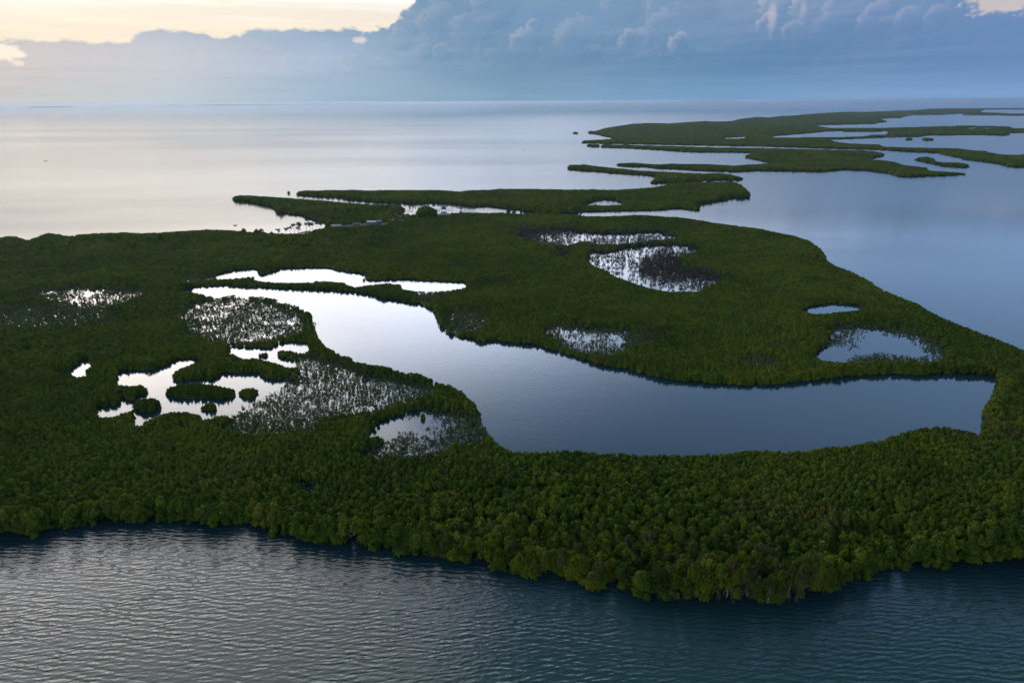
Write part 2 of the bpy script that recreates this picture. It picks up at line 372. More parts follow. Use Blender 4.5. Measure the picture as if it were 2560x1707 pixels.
def water_mat():
    mt, T = new_mat('sea_water')
    geo = T.n('ShaderNodeNewGeometry')
    sp = T.n('ShaderNodeSeparateXYZ'); T.link(geo.outputs['Position'], sp.inputs[0])
    x, y, z = sp.outputs
    # open bay in the south is ruffled by the breeze, lagoons and channel lie sheltered
    bay = T.rng(y, 172, 148)
    east = T.rng(T.sub(x, T.mul(y, 0.25)), 40, 160)
    far = T.rng(y, 520, 900)
    # ripples running towards the shore
    def rip(rot, sx, sy, sc, det, off, dist=0.0):
        c, s_ = math.cos(rot), math.sin(rot)
        u = T.add(T.mul(x, c), T.mul(y, s_)); v = T.sub(T.mul(y, c), T.mul(x, s_))
        return T.noise(T.comb(T.mul(u, sx), T.mul(v, sy), off), sc, det, 0.5, 2.0, dist)
    w1 = rip(rad(-10), 0.26, 0.95, 1.0, 2.0, 0.0, 0.2)
    w2 = rip(rad(15), 0.30, 1.15, 1.0, 1.5, 5.0, 0.2)
    w3 = rip(rad(3), 0.9, 2.2, 1.0, 3.0, 9.0, 0.2)
    w4 = rip(rad(20), 0.05, 0.12, 1.0, 2.0, 2.0)
    def crest(rot, wl, off):
        c, s_ = math.cos(rot), math.sin(rot)
        u = T.add(T.mul(x, c), T.mul(y, s_)); v = T.sub(T.mul(y, c), T.mul(x, s_))
        wp = T.noise(T.comb(T.mul(u, 0.09), T.mul(v, 0.22), off), 1.0, 3.0, 0.55)
        return T.math('SINE', T.add(T.mul(v, 2 * math.pi / wl), T.mul(wp, 17.0)))
    amp_ = T.rng(w4, 0.35, 0.65, 0.55, 1.1)
    h_bay = T.add(T.mul(T.add(T.mul(crest(rad(-6), 1.55, 0.0), 0.035), T.mul(crest(rad(11), 1.1, 7.0), 0.019)), T.mul(amp_, 0.85)), T.add(T.add(T.mul(w1, 0.13), T.mul(w2, 0.09)), T.mul(w3, 0.06)))
    h_calm = T.add(T.mul(w3, 0.016), T.mul(rip(rad(8), 0.35, 1.0, 1.0, 3.0, 4.0), 0.018))
    patch = T.noise(T.comb(T.mul(x, 0.004), T.mul(y, 0.012), 0.0), 1.0, 4, 0.6)
    patch2 = T.noise(T.comb(T.mul(x, 0.0006), T.mul(y, 0.0030), 3.0), 1.0, 5, 0.6)
    calm_k = T.add(0.5, T.mul(T.rng(patch, 0.35, 0.65), 1.0))
    calm_k = T.mul(T.mul(calm_k, T.rng(far, 0.0, 1.0, 1.0, 1.3, False)), T.rng(y, 1500, 9000, 1.0, 0.2))
    hgt = T.add(T.mul(h_bay, bay), T.mul(T.mul(h_calm, calm_k), T.sub(1.0, bay)))
    bump = T.n('ShaderNodeBump'); bump.inputs['Strength'].default_value = 1.0; bump.inputs['Distance'].default_value = 1.0
    T.link(hgt, bump.inputs['Height'])
    rough = T.add(T.rng(bay, 0, 1, 0.05, 0.07, False), T.mul(far, T.add(T.rng(patch2, 0.36, 0.64, 0.09, 0.12), T.rng(x, -900, 600, 0.0, 0.10))))
    rough = T.mul(rough, T.rng(y, 2000, 9000, 1.0, 0.3))
    bed = T.noise(T.comb(T.mul(x, 0.012), T.mul(y, 0.02), 0.0), 1.0, 3, 0.6)
    south = T.rng(y, 140, 95)
    deep = T.mix(bed, (0.005, 0.018, 0.026), (0.007, 0.026, 0.032))
    shal = T.mix(bed, (0.007, 0.028, 0.027), (0.011, 0.040, 0.037))
    c = T.mix(south, deep, shal)
    b = principled(T, c, rough, 0.5, bump.outputs[0])
    b.inputs['IOR'].default_value = 1.333
    return mt
M['water'] = water_mat()

# ------------------------------------------------------------------ sea
R_SEA = 120000.0
V = [(-R_SEA, -3000, 0), (R_SEA, -3000, 0), (R_SEA, R_SEA, 0), (-R_SEA, R_SEA, 0)]
sea = link_obj('sea', mesh_from('sea', V, [(0, 1, 2, 3)], M['water'])); tag(sea, kind='structure')

# ------------------------------------------------------------------ outlines read from the photograph
def tr(ox, oy, s, pts): return [(ox + a / s, oy + b / s) for a, b in pts]
A = lambda p: tr(0, 540, 3, p)
B = lambda p: tr(700, 640, 3, p)
C3 = lambda p: tr(1260, 540, 3, p)
D = lambda p: tr(1776, 540, 2.5204, p)
E = lambda p: tr(0, 960, 3, p)
F3 = lambda p: tr(700, 1020, 3, p)
G = lambda p: tr(1776, 1020, 3, p)
H3 = lambda p: tr(1260, 1020, 3, p)
I4 = lambda p: tr(1400, 260, 4, p)
J = lambda p: tr(1972, 240, 4, p)
K = lambda p: tr(560, 460, 4, p)
L = lambda p: tr(1100, 440, 4, p)

main_land = ([(-690, 640), (-300, 615)] +
    A([(0,160),(60,148),(130,152),(180,172),(205,180),(260,158),(360,125),(440,135),(520,150),(600,135),(780,125),(950,120),(1060,128),(1200,122),(1350,112),(1550,100),(1700,103),(1800,112),(1880,118),(1960,112),(2010,130)]) +
    K([(430,482),(520,492),(640,495),(740,490),(820,470),(900,455),(980,440),(1040,430),(1010,400),(960,392),(900,372),(820,350),(780,325),(680,320),(600,300),(540,290),(512,255),(505,232),(400,215),(280,190),(180,180),(80,172),(72,150),(90,125),(150,114),(250,113),(400,122),(600,135),(800,150),(1050,170),(1200,185),(1400,200),(1600,208),(1700,203),(1770,215),(1820,245),(1835,265),(1890,272),(1820,282),(1760,292),(1740,305),(1850,308),(1920,298),(1930,245),(2010,218),(2090,240),(2130,262),(2160,298),(2240,305),(2280,288),(2352,300)]) +
    L([(110,370),(220,365),(340,362),(450,368),(600,362),(750,375),(850,378),(1000,372),(1150,380),(1300,386),(1400,391),(1500,400),(1600,402),(1800,395),(1950,388),(2100,390),(2250,405)]) +
    I4([(1200,1130),(1400,1160),(1600,1190)]) +
    D([(0,38),(150,58),(330,80),(390,95),(540,125),(640,160),(700,205),(722,235),(750,285),(800,315),(900,350),(1000,400),(1100,465),(1180,500),(1300,545),(1400,605),(1550,675),(1700,730),(1820,775),(1976,840)]) +
    [(2700, 905), (3000, 985), (3240, 1020), (3240, 1440), (2900, 1425), (2700, 1420)] +
    G([(2352,1190),(2200,1195),(2050,1210),(1950,1205),(1850,1190),(1750,1225),(1650,1230),(1550,1212),(1480,1235),(1400,1240),(1300,1230),(1230,1255),(1180,1260),(1225,1335),(1150,1318),(1060,1300),(1022,1262),(1010,1330),(1020,1385),(950,1412),(850,1430),(700,1470),(600,1500),(500,1510),(400,1500),(300,1505),(200,1510),(80,1510),(0,1495)]) +
    H3([(1400,1500),(1300,1490),(1150,1480),(1000,1478),(880,1430),(830,1380),(740,1385),(680,1400),(620,1370),(560,1340),(480,1330),(420,1310),(350,1258),(300,1290),(200,1315),(100,1290)]) +
    F3([(1680,1270),(1500,1230),(1350,1200),(1250,1160),(1150,1130),(1050,1130),(900,1125),(800,1115),(700,1080),(550,1060),(350,1045),(200,1040),(120,1010)]) +
    E([(2100,1160),(2000,1125),(1900,1080),(1800,1058),(1680,1080),(1600,1100),(1500,1075),(1380,1050),(1350,1035),(1280,1055),(1200,1038),(1130,1035),(1080,1065),(1000,1050),(850,1045),(770,1025),(740,1070),(690,1080),(650,1045),(600,1080),(500,1110),(450,1090),(350,1120),(300,1150),(250,1175),(150,1150),(80,1170),(0,1165)]) +
    [(-150, 1355), (-400, 1370), (-690, 1380)])

channel = (A([(1235,548),(1330,560),(1400,545),(1600,537),(1650,532),(1800,540),(2000,548),(2200,560)]) +
    B([(252,268),(400,275),(500,285),(570,290),(700,310),(780,340),(900,350),(1000,375),(1080,380),(1150,420),(1190,470),(1180,540),(1220,570),(1260,600),(1330,625),(1400,635),(1450,640),(1520,668),(1560,655),(1640,655),(1700,670),(1800,680),(1950,695),(2100,745),(2200,775)]) +
    C3([(672,1125),(750,1150),(900,1170),(1050,1210),(1200,1250),(1400,1270),(1600,1285),(1800,1295)]) +
    D([(400,1080),(700,1050),(900,1030),(1100,1018),(1300,1025),(1500,1015),(1700,1025),(1800,1035),(1815,1070),(1770,1140),(1720,1210),(1715,1290),(1700,1340),(1735,1385),(1650,1355),(1520,1330),(1450,1318),(1380,1323),(1250,1352),(1150,1380),(1050,1410),(900,1440),(750,1450),(600,1475),(450,1475),(230,1470),(100,1490),(0,1490)]) +
    H3([(1450,345),(1300,345),(1200,340),(1000,345),(850,330),(740,340),(650,320),(500,310),(330,320),(210,300),(100,325)]) +
    B([(2200,1450),(2050,1455),(1980,1465),(1880,1445),(1750,1465),(1660,1415),(1600,1370),(1570,1310),(1520,1240),(1510,1190),(1480,1110),(1420,1070),(1380,1020),(1320,990),(1270,960),(1170,935),(1100,900),(1020,870),(940,870),(860,850),(800,820),(730,810),(680,815),(640,800),(580,790),(540,760),(460,740),(400,705),(345,680),(290,610),(265,510),(240,430),(180,400),(130,370),(50,355)]) +
    A([(2100,650),(2080,620),(1960,600),(1850,605),(1810,612),(1780,592),(1700,592),(1640,612),(1560,595),(1470,570),(1400,562),(1300,562)]))

ponds = [
    A([(1600,460),(1680,435),(1800,412),(1900,408),(1950,415),(1930,440),(1880,455),(1700,470)]),
    A([(2352,400),(2180,403),(2100,410),(2000,445),(1940,465),(1880,470),(1990,492),(2100,497),(2352,497),(2360,450)]),
    B([(-10,105),(200,97),(350,95),(430,115),(560,135),(670,155),(560,185),(470,197),(400,188),(200,185),(-10,190)]),
    B([(470,200),(700,195),(930,185),(1100,195),(1250,203),(1400,208),(1390,235),(1250,260),(1100,265),(1030,262),(895,242),(935,215),(800,203),(650,217),(560,232)]),
    A([(140,1003),(200,985),(250,983),(210,1000),(150,1014)]),
    # the pool with the islets
    A([(870,1190),(1000,1175),(1060,1170),(1130,1180),(1240,1140),(1300,1110),(1360,1085),(1430,1078),(1505,1083),(1420,1115),(1335,1142),(1288,1185),(1275,1220),(1300,1250),(1345,1258),(1400,1250),(1500,1247),(1590,1250),(1640,1225),(1640,1192),(1750,1195),(1830,1190),(1960,1195),(1985,1230),(2050,1248),(2150,1240),(2230,1232),(2180,1260),(2110,1285),(2060,1340),(1950,1395),(1880,1420),(1800,1450),(1700,1482),(1520,1525),(1520,1490),(1400,1468),(1280,1466),(1180,1490),(1080,1540),(1060,1566),(988,1566),(1030,1490),(1100,1487),(1180,1470),(1190,1440),(1220,1415),(1230,1385),(1150,1358),(1118,1350),(1116,1290),(1060,1262),(960,1270),(868,1265),(895,1222)]),
    A([(720,1460),(800,1450),(880,1440),(905,1410),(898,1388),(940,1375),(948,1408),(1000,1390),(1003,1430),(970,1460),(900,1475),(860,1500),(740,1502)]),
    A([(522,1172),(560,1150),(600,1110),(685,1086),(670,1130),(630,1165),(652,1195),(570,1207),(530,1187)]),
    A([(1710,1010),(1750,995),(1830,1000),(1930,1002),(2030,1005),(2100,970),(2200,958),(2320,968),(2322,1000),(2270,1025),(2200,1010),(2120,1003),(2068,1020),(2070,1060),(2120,1080),(2200,1100),(2225,1132),(2150,1130),(2080,1105),(2000,1085),(1960,1070),(1900,1065),(1830,1070),(1800,1060),(1760,1035),(1715,1030)]),
    A([(1518,1192),(1555,1182),(1560,1190),(1530,1200)]),
    A([(1290,1056),(1315,1052),(1318,1060),(1300,1064)]), A([(985,1088),(1003,1085),(1000,1093),(988,1094)]), A([(680,1325),(715,1320),(712,1328),(690,1331)]),
    E([(1345,312),(1383,308),(1380,318),(1352,321)]),
    B([(655,1360),(720,1280),(820,1200),(900,1180),(1000,1165),(1130,1165),(1250,1180),(1240,1290),(1150,1350),(1040,1370),(900,1340),(830,1370),(720,1345)]),
    D([(566,588),(640,578),(700,570),(780,562),(880,568),(958,578),(940,590),(850,600),(780,605),(740,612),(650,615)]),
    D([(660,880),(720,840),(780,815),(775,790),(762,750),(790,715),(830,700),(900,710),(960,700),(1100,730),(1250,755),(1380,795),(1440,845),(1440,910),(1350,915),(1280,872),(1150,885),(1000,905),(900,915),(820,920),(720,910)]),
    K([(1672,318),(1685,312),(1695,340),(1700,358),(1688,362),(1678,345)]), K([(1722,310),(1765,305),(1768,316),(1735,320)]),
]
# flooded scrub: (outline, share of ground covered, kind) kind 1 leafy, 2 dead twigs
sparse = [
    (A([(-60,700),(300,690),(600,690),(860,765),(800,815),(400,835),(-60,865)]), 0.82, 1),
    (A([(200,590),(300,560),(500,555),(560,530),(620,545),(700,555),(1000,558),(1110,575),(1000,620),(850,665),(700,690),(500,650),(300,618)]), 0.55, 1),
    (A([(590,570),(620,552),(700,555),(780,560),(770,580),(680,590)]), 0.12, 1),
    (A([(1320,475),(1450,465),(1600,465),(1700,470),(1560,485),(1350,492)]), 0.6, 1),
    (A([(1300,760),(1460,690),(1560,650),(1700,640),(1820,625),(1880,640),(1800,720),(1650,780),(1450,780)]), 0.50, 1),
    (A([(1830,630),(1950,650),(2100,690),(2200,730),(2300,850),(2200,890),(2000,935),(1800,950),(1650,945),(1550,900),(1400,860),(1480,825),(1700,800),(1820,750)]), 0.56, 1),
    (B([(-20,1000),(60,940),(130,928),(190,940),(170,830),(120,790),(300,775),(450,830),(600,900),(800,930),(1000,970),(1150,1000),(1100,1060),(950,1095),(750,1155),(600,1190),(450,1215),(200,1215),(-20,1210)]), 0.66, 1),
    (A([(1800,1460),(1900,1400),(2080,1300),(2200,1240),(2352,1215),(2352,1566),(2100,1560),(1850,1500)]), 0.62, 1),
    (A([(1700,1610),(1850,1520),(2352,1560),(2352,1630),(2000,1660),(1750,1650)]), 0.80, 1),
    (A([(2230,1080),(2352,1060),(2352,1130),(2240,1150)]), 0.6, 1),
    (B([(1050,1160),(1300,1180),(1400,1250),(1250,1400),(1000,1385),(850,1330),(1000,1290),(1130,1240)]), 0.55, 1),
    (B([(800,1210),(900,1185),(1130,1170),(1150,1300),(1000,1330),(800,1350),(700,1330)]), 0.14, 1),
    (B([(1300,1180),(1480,1250),(1560,1400),(1400,1440),(1250,1400),(1380,1290)]), 0.80, 1),
    (B([(640,1510),(740,1450),(900,1400),(1100,1410),(1300,1350),(1500,1385),(1450,1430),(1250,1440),(1150,1515),(1000,1545),(740,1545)]), 0.70, 1),
    (B([(1250,540),(1300,420),(1480,430),(1520,570),(1350,575)]), 0.80, 1),
    (B([(1030,262),(1180,265),(1200,350),(1050,330)]), 0.75, 1),
    (C3([(310,855),(450,825),(550,838),(750,860),(960,880),(1000,950),(900,1010),(720,1040),(560,1015),(460,985),(440,920)]), 0.42, 1),
    (C3([(900,870),(1150,880),(1200,920),(950,1000)]), 0.84, 1),
    (C3([(1780,1080),(2000,1080),(2050,1130),(1850,1140)]), 0.9, 1),
    (C3([(70,110),(300,95),(520,95),(600,120),(450,125),(250,150),(430,215),(500,290),(450,340),(380,300),(350,220),(150,190),(60,150)]), 0.86, 2),
    (C3([(150,165),(250,150),(400,130),(450,112),(600,118),(700,122),(850,120),(1000,118),(1200,112),(1340,160),(1200,172),(1000,192),(850,208),(700,208),(600,182),(480,218),(350,192)]), 0.26, 2),
    (C3([(640,250),(800,265),(860,240),(1000,225),(1150,208),(1300,203),(1450,235),(1470,260),(1340,292),(1200,330),(1020,365),(1000,430),(1100,455),(1250,480),(1350,500),(1600,455),(1660,465),(1640,492),(1470,522),(1500,568),(1350,562),(1250,567),(1080,535),(1000,510),(930,482),(840,455),(780,410),(700,380),(620,330),(650,300)]), 0.20, 2),
    (C3([(1050,290),(1250,270),(1450,260),(1330,310),(1200,340),(1050,350)]), 0.6, 2),
    (C3([(990,390),(1100,335),(1330,300),(1330,400),(1650,432),(1720,470),(1600,480),(1350,500),(1200,470),(1030,440)]), 0.93, 2),
    (D([(770,705),(900,700),(970,710),(970,780),(960,830),(900,865),(780,815)]), 0.42, 1),
    (D([(960,690),(1100,715),(1250,745),(1390,790),(1450,845),(1450,915),(1330,915),(1330,850),(1250,790),(1100,755),(970,735)]), 0.40, 1),
    (D([(850,900),(1000,855),(1150,860),(1350,885),(1330,920),(1150,905),(1000,915),(880,920)]), 0.45, 1),
    (F3([(140,590),(200,580),(285,590),(240,620),(170,628)]), 0.5, 1),
    (A([(1560,1460),(1660,1440),(1900,1390),(1830,1480),(1700,1500)]), 0.12, 1),
]
clearing = [K([(1040,432),(1200,428),(1400,412),(1600,408),(1660,388),(1560,380),(1430,390),(1250,408),(1050,418)]), K([(2140,300),(2240,306),(2260,322),(2130,322)]), K([(730,495),(820,472),(870,468),(880,480),(800,492),(760,505)])]
# wooded islets inside pools (own things) and islands
islets = [
    ('islet', A([(1210,1325),(1270,1280),(1350,1258),(1480,1245),(1600,1262),(1740,1290),(1770,1330),(1750,1360),(1650,1378),(1520,1365),(1350,1372),(1250,1350)]), 'largest mangrove islet, a long oval in the middle of the branching pool'),
    ('islet', A([(1785,1320),(1830,1290),(1900,1282),(1955,1320),(1940,1355),(1870,1368),(1800,1355)]), 'round mangrove islet close off the end of the long oval islet'),
    ('islet', A([(1505,1430),(1540,1400),(1600,1395),(1660,1430),(1640,1460),(1570,1472),(1510,1455)]), 'small solitary round mangrove islet in the open lower part of the pool'),
    ('islet', A([(1005,1420),(1020,1380),(1080,1360),(1150,1358),(1230,1385),(1220,1415),(1190,1440),(1180,1470),(1100,1487),(1030,1470)]), 'domed mangrove clump between the small side pool and the branching pool'),
    ('islet', A([(1925,1040),(1960,1020),(2020,1022),(2030,1045),(1980,1060),(1935,1062)]), 'tiny dark mangrove islet in the narrow upper arm of the pool'),
    ('islet', B([(1030,1205),(1045,1183),(1075,1175),(1110,1190),(1115,1215),(1080,1238),(1035,1230)]), 'yellowish green bush islet in the half moon pool beside the channel'),
]
islands = [
    ('long flat mangrove island with a pale round pond, across the narrow lagoon from the village',
     K([(716,95),(735,75),(800,65),(1000,62),(1150,62),(1300,57),(1450,65),(1600,58),(1800,60),(1900,62),(2050,62),(2150,58),(2300,70)]) +
     L([(200,155),(300,140),(460,142),(560,130),(800,126),(1000,130),(1280,135),(1500,133),(1650,135),(1800,135),(1900,128),(2100,115)]) +
     I4([(950,830),(1050,810),(1100,795),(1200,783),(1400,780),(1740,777),(1830,810),(1880,860),(1920,910),(1900,940),(1700,945),(1500,985),(1350,1010),(1420,1030),(1420,1070),(1380,1078),(1180,1055),(900,1080)]) +
     L([(2100,355),(1800,362),(1580,368),(1400,370),(1200,368),(1000,362),(850,352),(700,345),(550,325),(400,310),(280,300),(200,285),(0,272)]) +
     K([(1900,195),(1700,190),(1550,183),(1400,170),(1260,160),(1190,140),(1050,135),(950,125),(730,115)])),
    ('slim forked mangrove island lying just behind the island with the round pond',
     I4([(62,640),(90,610),(250,605),(400,625),(600,645),(800,665),(1000,675),(1200,685),(1450,695),(1600,692),(1720,705),(1800,730),(1860,740),(1820,762),(1600,763),(1300,774),(1150,780),(1050,793),(900,795),(890,780),(940,750),(960,725),(800,712),(600,700),(400,680),(200,670),(80,660)])),
    ('broad mangrove island with two long spits and tiny ponds, in the middle of the island chain',
     I4([(550,610),(580,593),(680,590),(740,586),(860,597),(980,605),(1100,597),(1300,600),(1500,602),(1750,617),(1850,607),(2000,600),(2130,590),(2050,580),(1950,555),(1850,540),(1850,515),(1925,495),(1800,487),(1400,487),(1150,475),(900,458),(640,445),(420,440),(395,425),(430,405),(600,407),(900,417),(1150,422),(1400,432),(1700,437),(2000,441)]) +
     J([(64,530),(300,535),(500,540),(750,545),(870,555),(970,580),(950,605),(800,635),(900,640),(1050,655),(1150,690),(1380,715),(1400,745),(1550,755),(1700,765),(1780,768),(1815,790),(1500,800),(1200,815),(1110,805),(1000,775),(850,755),(600,740),(540,742),(300,762),(100,755)]) +
     I4([(2200,672),(2000,670),(1750,680),(1500,672),(1200,655),(980,645),(860,632),(720,630),(600,624)])),
    ('large bluish mangrove island with many arms, farthest of the island chain',
     I4([(275,285),(300,268),(350,272),(450,240),(640,212),(720,198),(900,190),(1100,195),(1300,180),(1450,172),(1600,178),(1720,170),(1800,150),(1950,132),(2100,135),(2200,122)]) +
     J([(0,198),(280,175),(550,160),(800,160),(1100,148),(1250,145),(1400,130),(1600,125),(1900,122),(1950,115),(2200,108),(2352,105),(2900,100),(4500,98),
        (4500,215),(2900,205),(2352,200),(1900,195),(1400,192),(1180,200),(1120,222),(920,228),(1000,262),(900,268),(850,282),(600,288),(260,297),(400,318),(800,322),(1000,318),(1300,310),(1580,300),(1620,305),(1700,295),(2000,300),(2200,305),(2260,322),(3200,328),(3200,368),(2352,370),(2170,375),(2230,390),(2150,400),(1900,390),(1600,395),(1380,398),(1300,412),(1100,412),(900,420),(600,432),(410,438),(480,460),(600,475),(900,485),(940,505),(1200,515),(1500,520),(1700,525),(1850,545),(2020,552),(1980,560),(2100,580),(2200,590),(2352,585),(3600,600),(3600,760),(2700,730),(2352,718),(2200,712),(2130,685),(1950,660),(1740,635),(1720,620),(1600,600),(1500,572),(1300,568),(1050,550),(900,540),(600,533),(400,528),(0,515)]) +
     I4([(2000,425),(1700,422),(1300,415),(1100,412),(700,403),(400,398),(220,395),(210,385),(240,365),(400,358),(540,347),(430,325),(360,307),(275,300)])),
    ('slender teardrop mangrove island in the bay right of the island chain',
     J([(1240,640),(1300,612),(1380,603),(1450,625),(1480,655),(1560,665),(1700,665),(1790,680),(1822,712),(1750,720),(1560,706),(1480,688),(1350,662)])),
    ('low mangrove strip off the tip of the middle island', I4([(278,426),(330,417),(388,424),(385,434),(340,437)])),
    ('smaller of two dark mangrove specks in the far lagoon', J([(1168,440),(1200,434),(1235,439),(1205,446)])),
    ('wider of two dark mangrove specks in the far lagoon', J([(1345,442),(1360,436),(1430,440),(1438,447),(1370,451)])),
    ('lone mangrove speck in open water off the farthest island', I4([(135,300),(150,294),(172,298),(165,305),(142,305)])),
]
isl_holes = [
    I4([(225,1006),(330,970),(420,958),(560,958),(645,990),(600,1007),(430,1012),(380,1010),(355,990),(325,1012)]),
    J([(-178,415),(-128,400),(-48,396),(0,390),(200,375),(350,358),(540,350),(560,358),(860,360),(990,350),(980,385),(900,390),(830,388),(740,405),(500,412),(200,412),(0,417)]),
    I4([(1580,347),(1700,338),(1870,328),(1830,345),(1650,350)]),
    J([(1925,150),(1960,137),(2352,135),(3500,135),(3500,178),(2310,178),(2100,170),(1930,163)]),
    J([(90,588),(130,582),(135,592),(100,595)]), J([(165,590),(190,584),(195,598),(172,600)]), J([(190,612),(212,602),(215,608),(195,620)]), J([(520,603),(600,597),(662,598),(600,606)]),
    J([(1645,550),(1672,548),(1668,557)]), J([(1150,188),(1280,186),(1270,193),(1160,194)]), J([(1560,186),(1700,180),(1820,186),(1700,191)]), J([(1780,322),(1870,315),(1880,323),(1800,328)]), J([(1930,318),(2030,320),(2000,327),(1940,325)]), J([(150,362),(185,357),(180,364)]),
]

# ------------------------------------------------------------------ raster of the outlines (land id, cover, kind)
OX, OY = 700, 0
RW, RH = 3960, 1900
def fill(arr, poly, val):
    p = np.array(poly, float); p[:, 0] += OX; p[:, 1] += OY
    y0 = max(0, int(p[:, 1].min())); y1 = min(RH - 1, int(p[:, 1].max()) + 1)
    q = np.roll(p, -1, 0)
    # subpixel rows matter far away: centre sampling is enough at this size
    for yy in range(y0, y1 + 1):
        yc = yy + 0.5
        s = ((p[:, 1] <= yc) & (q[:, 1] > yc)) | ((q[:, 1] <= yc) & (p[:, 1] > yc))
        if not s.any(): continue
        xs = np.sort(p[s, 0] + (yc - p[s, 1]) / (q[s, 1] - p[s, 1]) * (q[s, 0] - p[s, 0]))
        for a, b in zip(xs[::2], xs[1::2]):
            a = max(0, int(math.ceil(a - 0.5))); b = min(RW - 1, int(math.floor(b - 0.5)))
            if b >= a: arr[yy, a:b + 1] = val
land = np.zeros((RH, RW), np.uint8)       # 0 water, 1 main land, 10+ islands, 40+ islets
fill(land, main_land, 1); fill(land, channel, 0)
for p in ponds: fill(land, p, 0)
pond = np.zeros((RH, RW), np.uint8)
for p in ponds: fill(pond, p, 1)
for i, (_, p) in enumerate(islands): fill(land, p, 10 + i)
for p in isl_holes: fill(land, p, 0)
for i, (_, p, _) in enumerate(islets): fill(land, p, 40 + i)
cover = np.where(land > 0, 1.0, 0.0).astype(np.float32)
kind = np.zeros((RH, RW), np.uint8)
for p, c, k in sparse:
    t = np.zeros((RH, RW), np.uint8); fill(t, p, 1); t[(land >= 40)] = 0
    cover[t > 0] = c; kind[t > 0] = k
    land[t > 0] = np.where(land[t > 0] == 0, 1, land[t > 0])
for p in clearing:
    t = np.zeros((RH, RW), np.uint8); fill(t, p, 1); cover[t > 0] = 0.0; kind[t > 0] = 9; land[t > 0] = 2
def boxblur(a_, kx, ky):
    for ax_, k_ in ((1, kx), (0, ky)):
        c_ = np.cumsum(np.pad(a_, [(k_ + 1, k_) if q == ax_ else (0, 0) for q in (0, 1)], mode='edge'), axis=ax_, dtype=np.float64)
        n_ = a_.shape[ax_]
        hi_ = np.take(c_, np.arange(2 * k_ + 1, 2 * k_ + 1 + n_), axis=ax_); lo_ = np.take(c_, np.arange(0, n_), axis=ax_)
        a_ = ((hi_ - lo_) / (2 * k_ + 1)).astype(np.float32)
    return a_
_near = boxblur(((kind == 1) & (cover > 0.2)).astype(np.float32), 26, 8) > 0.04
_near &= (land == 1) & (kind == 0)
_dry = boxblur(np.where(land > 0, cover, 1.0).astype(np.float32), 22, 7)
cover[_near] = np.maximum(_dry[_near] * 0.93, 0.76); kind[_near] = 1
_sel = ((kind == 1) | (kind == 2)) & ~_near
_blur = boxblur(cover, 20, 7)
cover = np.where(_sel, np.maximum(np.where(cover < 0.2, cover * 0.6 + _blur * 0.3, _blur * 1.05 + 0.06), cover * 0.7), cover)
dense2 = ((land > 0) & ((cover >= 0.74) | (kind == 0))).astype(np.uint8)
def look(arr, px, py):
    ix = np.clip((px + OX).astype(int), 0, RW - 1); iy = np.clip((py + OY).astype(int), 0, RH - 1)
    return arr[iy, ix]

# ------------------------------------------------------------------ value noise on the ground
_N = RS.rand(256, 256)
def vnoise(x, y, s):
    x = x / s + 1000; y = y / s + 1000
    xi = np.floor(x).astype(int); yi = np.floor(y).astype(int); fx = x - xi; fy = y - yi
    fx = fx * fx * (3 - 2 * fx); fy = fy * fy * (3 - 2 * fy)
    g = lambda a, b: _N[a % 256, b % 256]
    return (g(xi, yi) * (1 - fx) + g(xi + 1, yi) * fx) * (1 - fy) + (g(xi, yi + 1) * (1 - fx) + g(xi + 1, yi + 1) * fx) * fy
def sstep(a, b, v):
    t = np.clip((v - a) / (b - a), 0, 1); return t * t * (3 - 2 * t)

# ------------------------------------------------------------------ scattering the trees
bands = [(100, 132, 2.35), (132, 146, 2.1), (146, 160, 1.75), (160, 178, 1.5), (178, 210, 1.3), (210, 300, 1.28), (300, 380, 1.5), (380, 470, 1.85), (470, 600, 2.2), (600, 760, 2.5), (760, 1000, 2.9),
         (1000, 1400, 3.4), (1400, 2000, 4.2), (2000, 3000, 5.6), (3000, 5000, 9.0), (5000, 9000, 16.0)]
P = []
for d0, d1, s in bands:
    hw = d1 * 1.02
    nx = int(2 * hw / s); y0 = d0 * 0.68; ny = int((d1 - y0) / (s * 0.87))
    gx, gy = np.meshgrid(np.arange(nx), np.arange(ny))
    X = -hw + (gx + 0.5 * (gy % 2)) * s; Y = y0 + gy * s * 0.87
    X = X + RS.uniform(-0.36, 0.36, X.shape) * s; Y = Y + RS.uniform(-0.36, 0.36, X.shape) * s
    X = X.ravel(); Y = Y.ravel(); d = np.hypot(X, Y)
    k = (d >= d0) & (d < d1) & (Y > 50)
    X, Y = X[k], Y[k]
    px, py = project(X, Y, np.zeros_like(X))
    k = (px > -690) & (px < 3250) & (py < 1890)
    k &= look(land, px, py) > 0
    X, Y, px, py = X[k], Y[k], px[k], py[k]
    P.append(np.stack([X, Y, px, py, np.full(len(X), s)], 1))
P = np.concatenate(P); X, Y, px, py, S = P.T
d = np.hypot(X, Y)
lid = look(land, px, py)
jx = RS.normal(0, 9, len(X)); jy = RS.normal(0, 3.2, len(X))
sparse_here = look(kind, px, py)
kj = look(kind, px + jx, py + jy)
cov = np.where((sparse_here > 0) & (sparse_here < 9) | (kj > 0) & (kj < 9), look(cover, px + jx, py + jy), look(cover, px, py))
knd = np.where((kj > 0) & (kj < 9), kj, 0); knd[look(kind, px, py) == 9] = 9
cov = np.where(knd == 9, 0, cov)
# height of the canopy
nz = vnoise(X, Y, 22); nz2 = vnoise(X + 300, Y - 200, 7); nz3 = vnoise(X - 900, Y + 100, 70)
h = 1.45 + 0.8 * nz + 0.7 * nz2 + 0.7 * nz3
r = S * np.clip(RS.lognormal(-0.28, 0.24, len(X)), 0.45, 1.25)
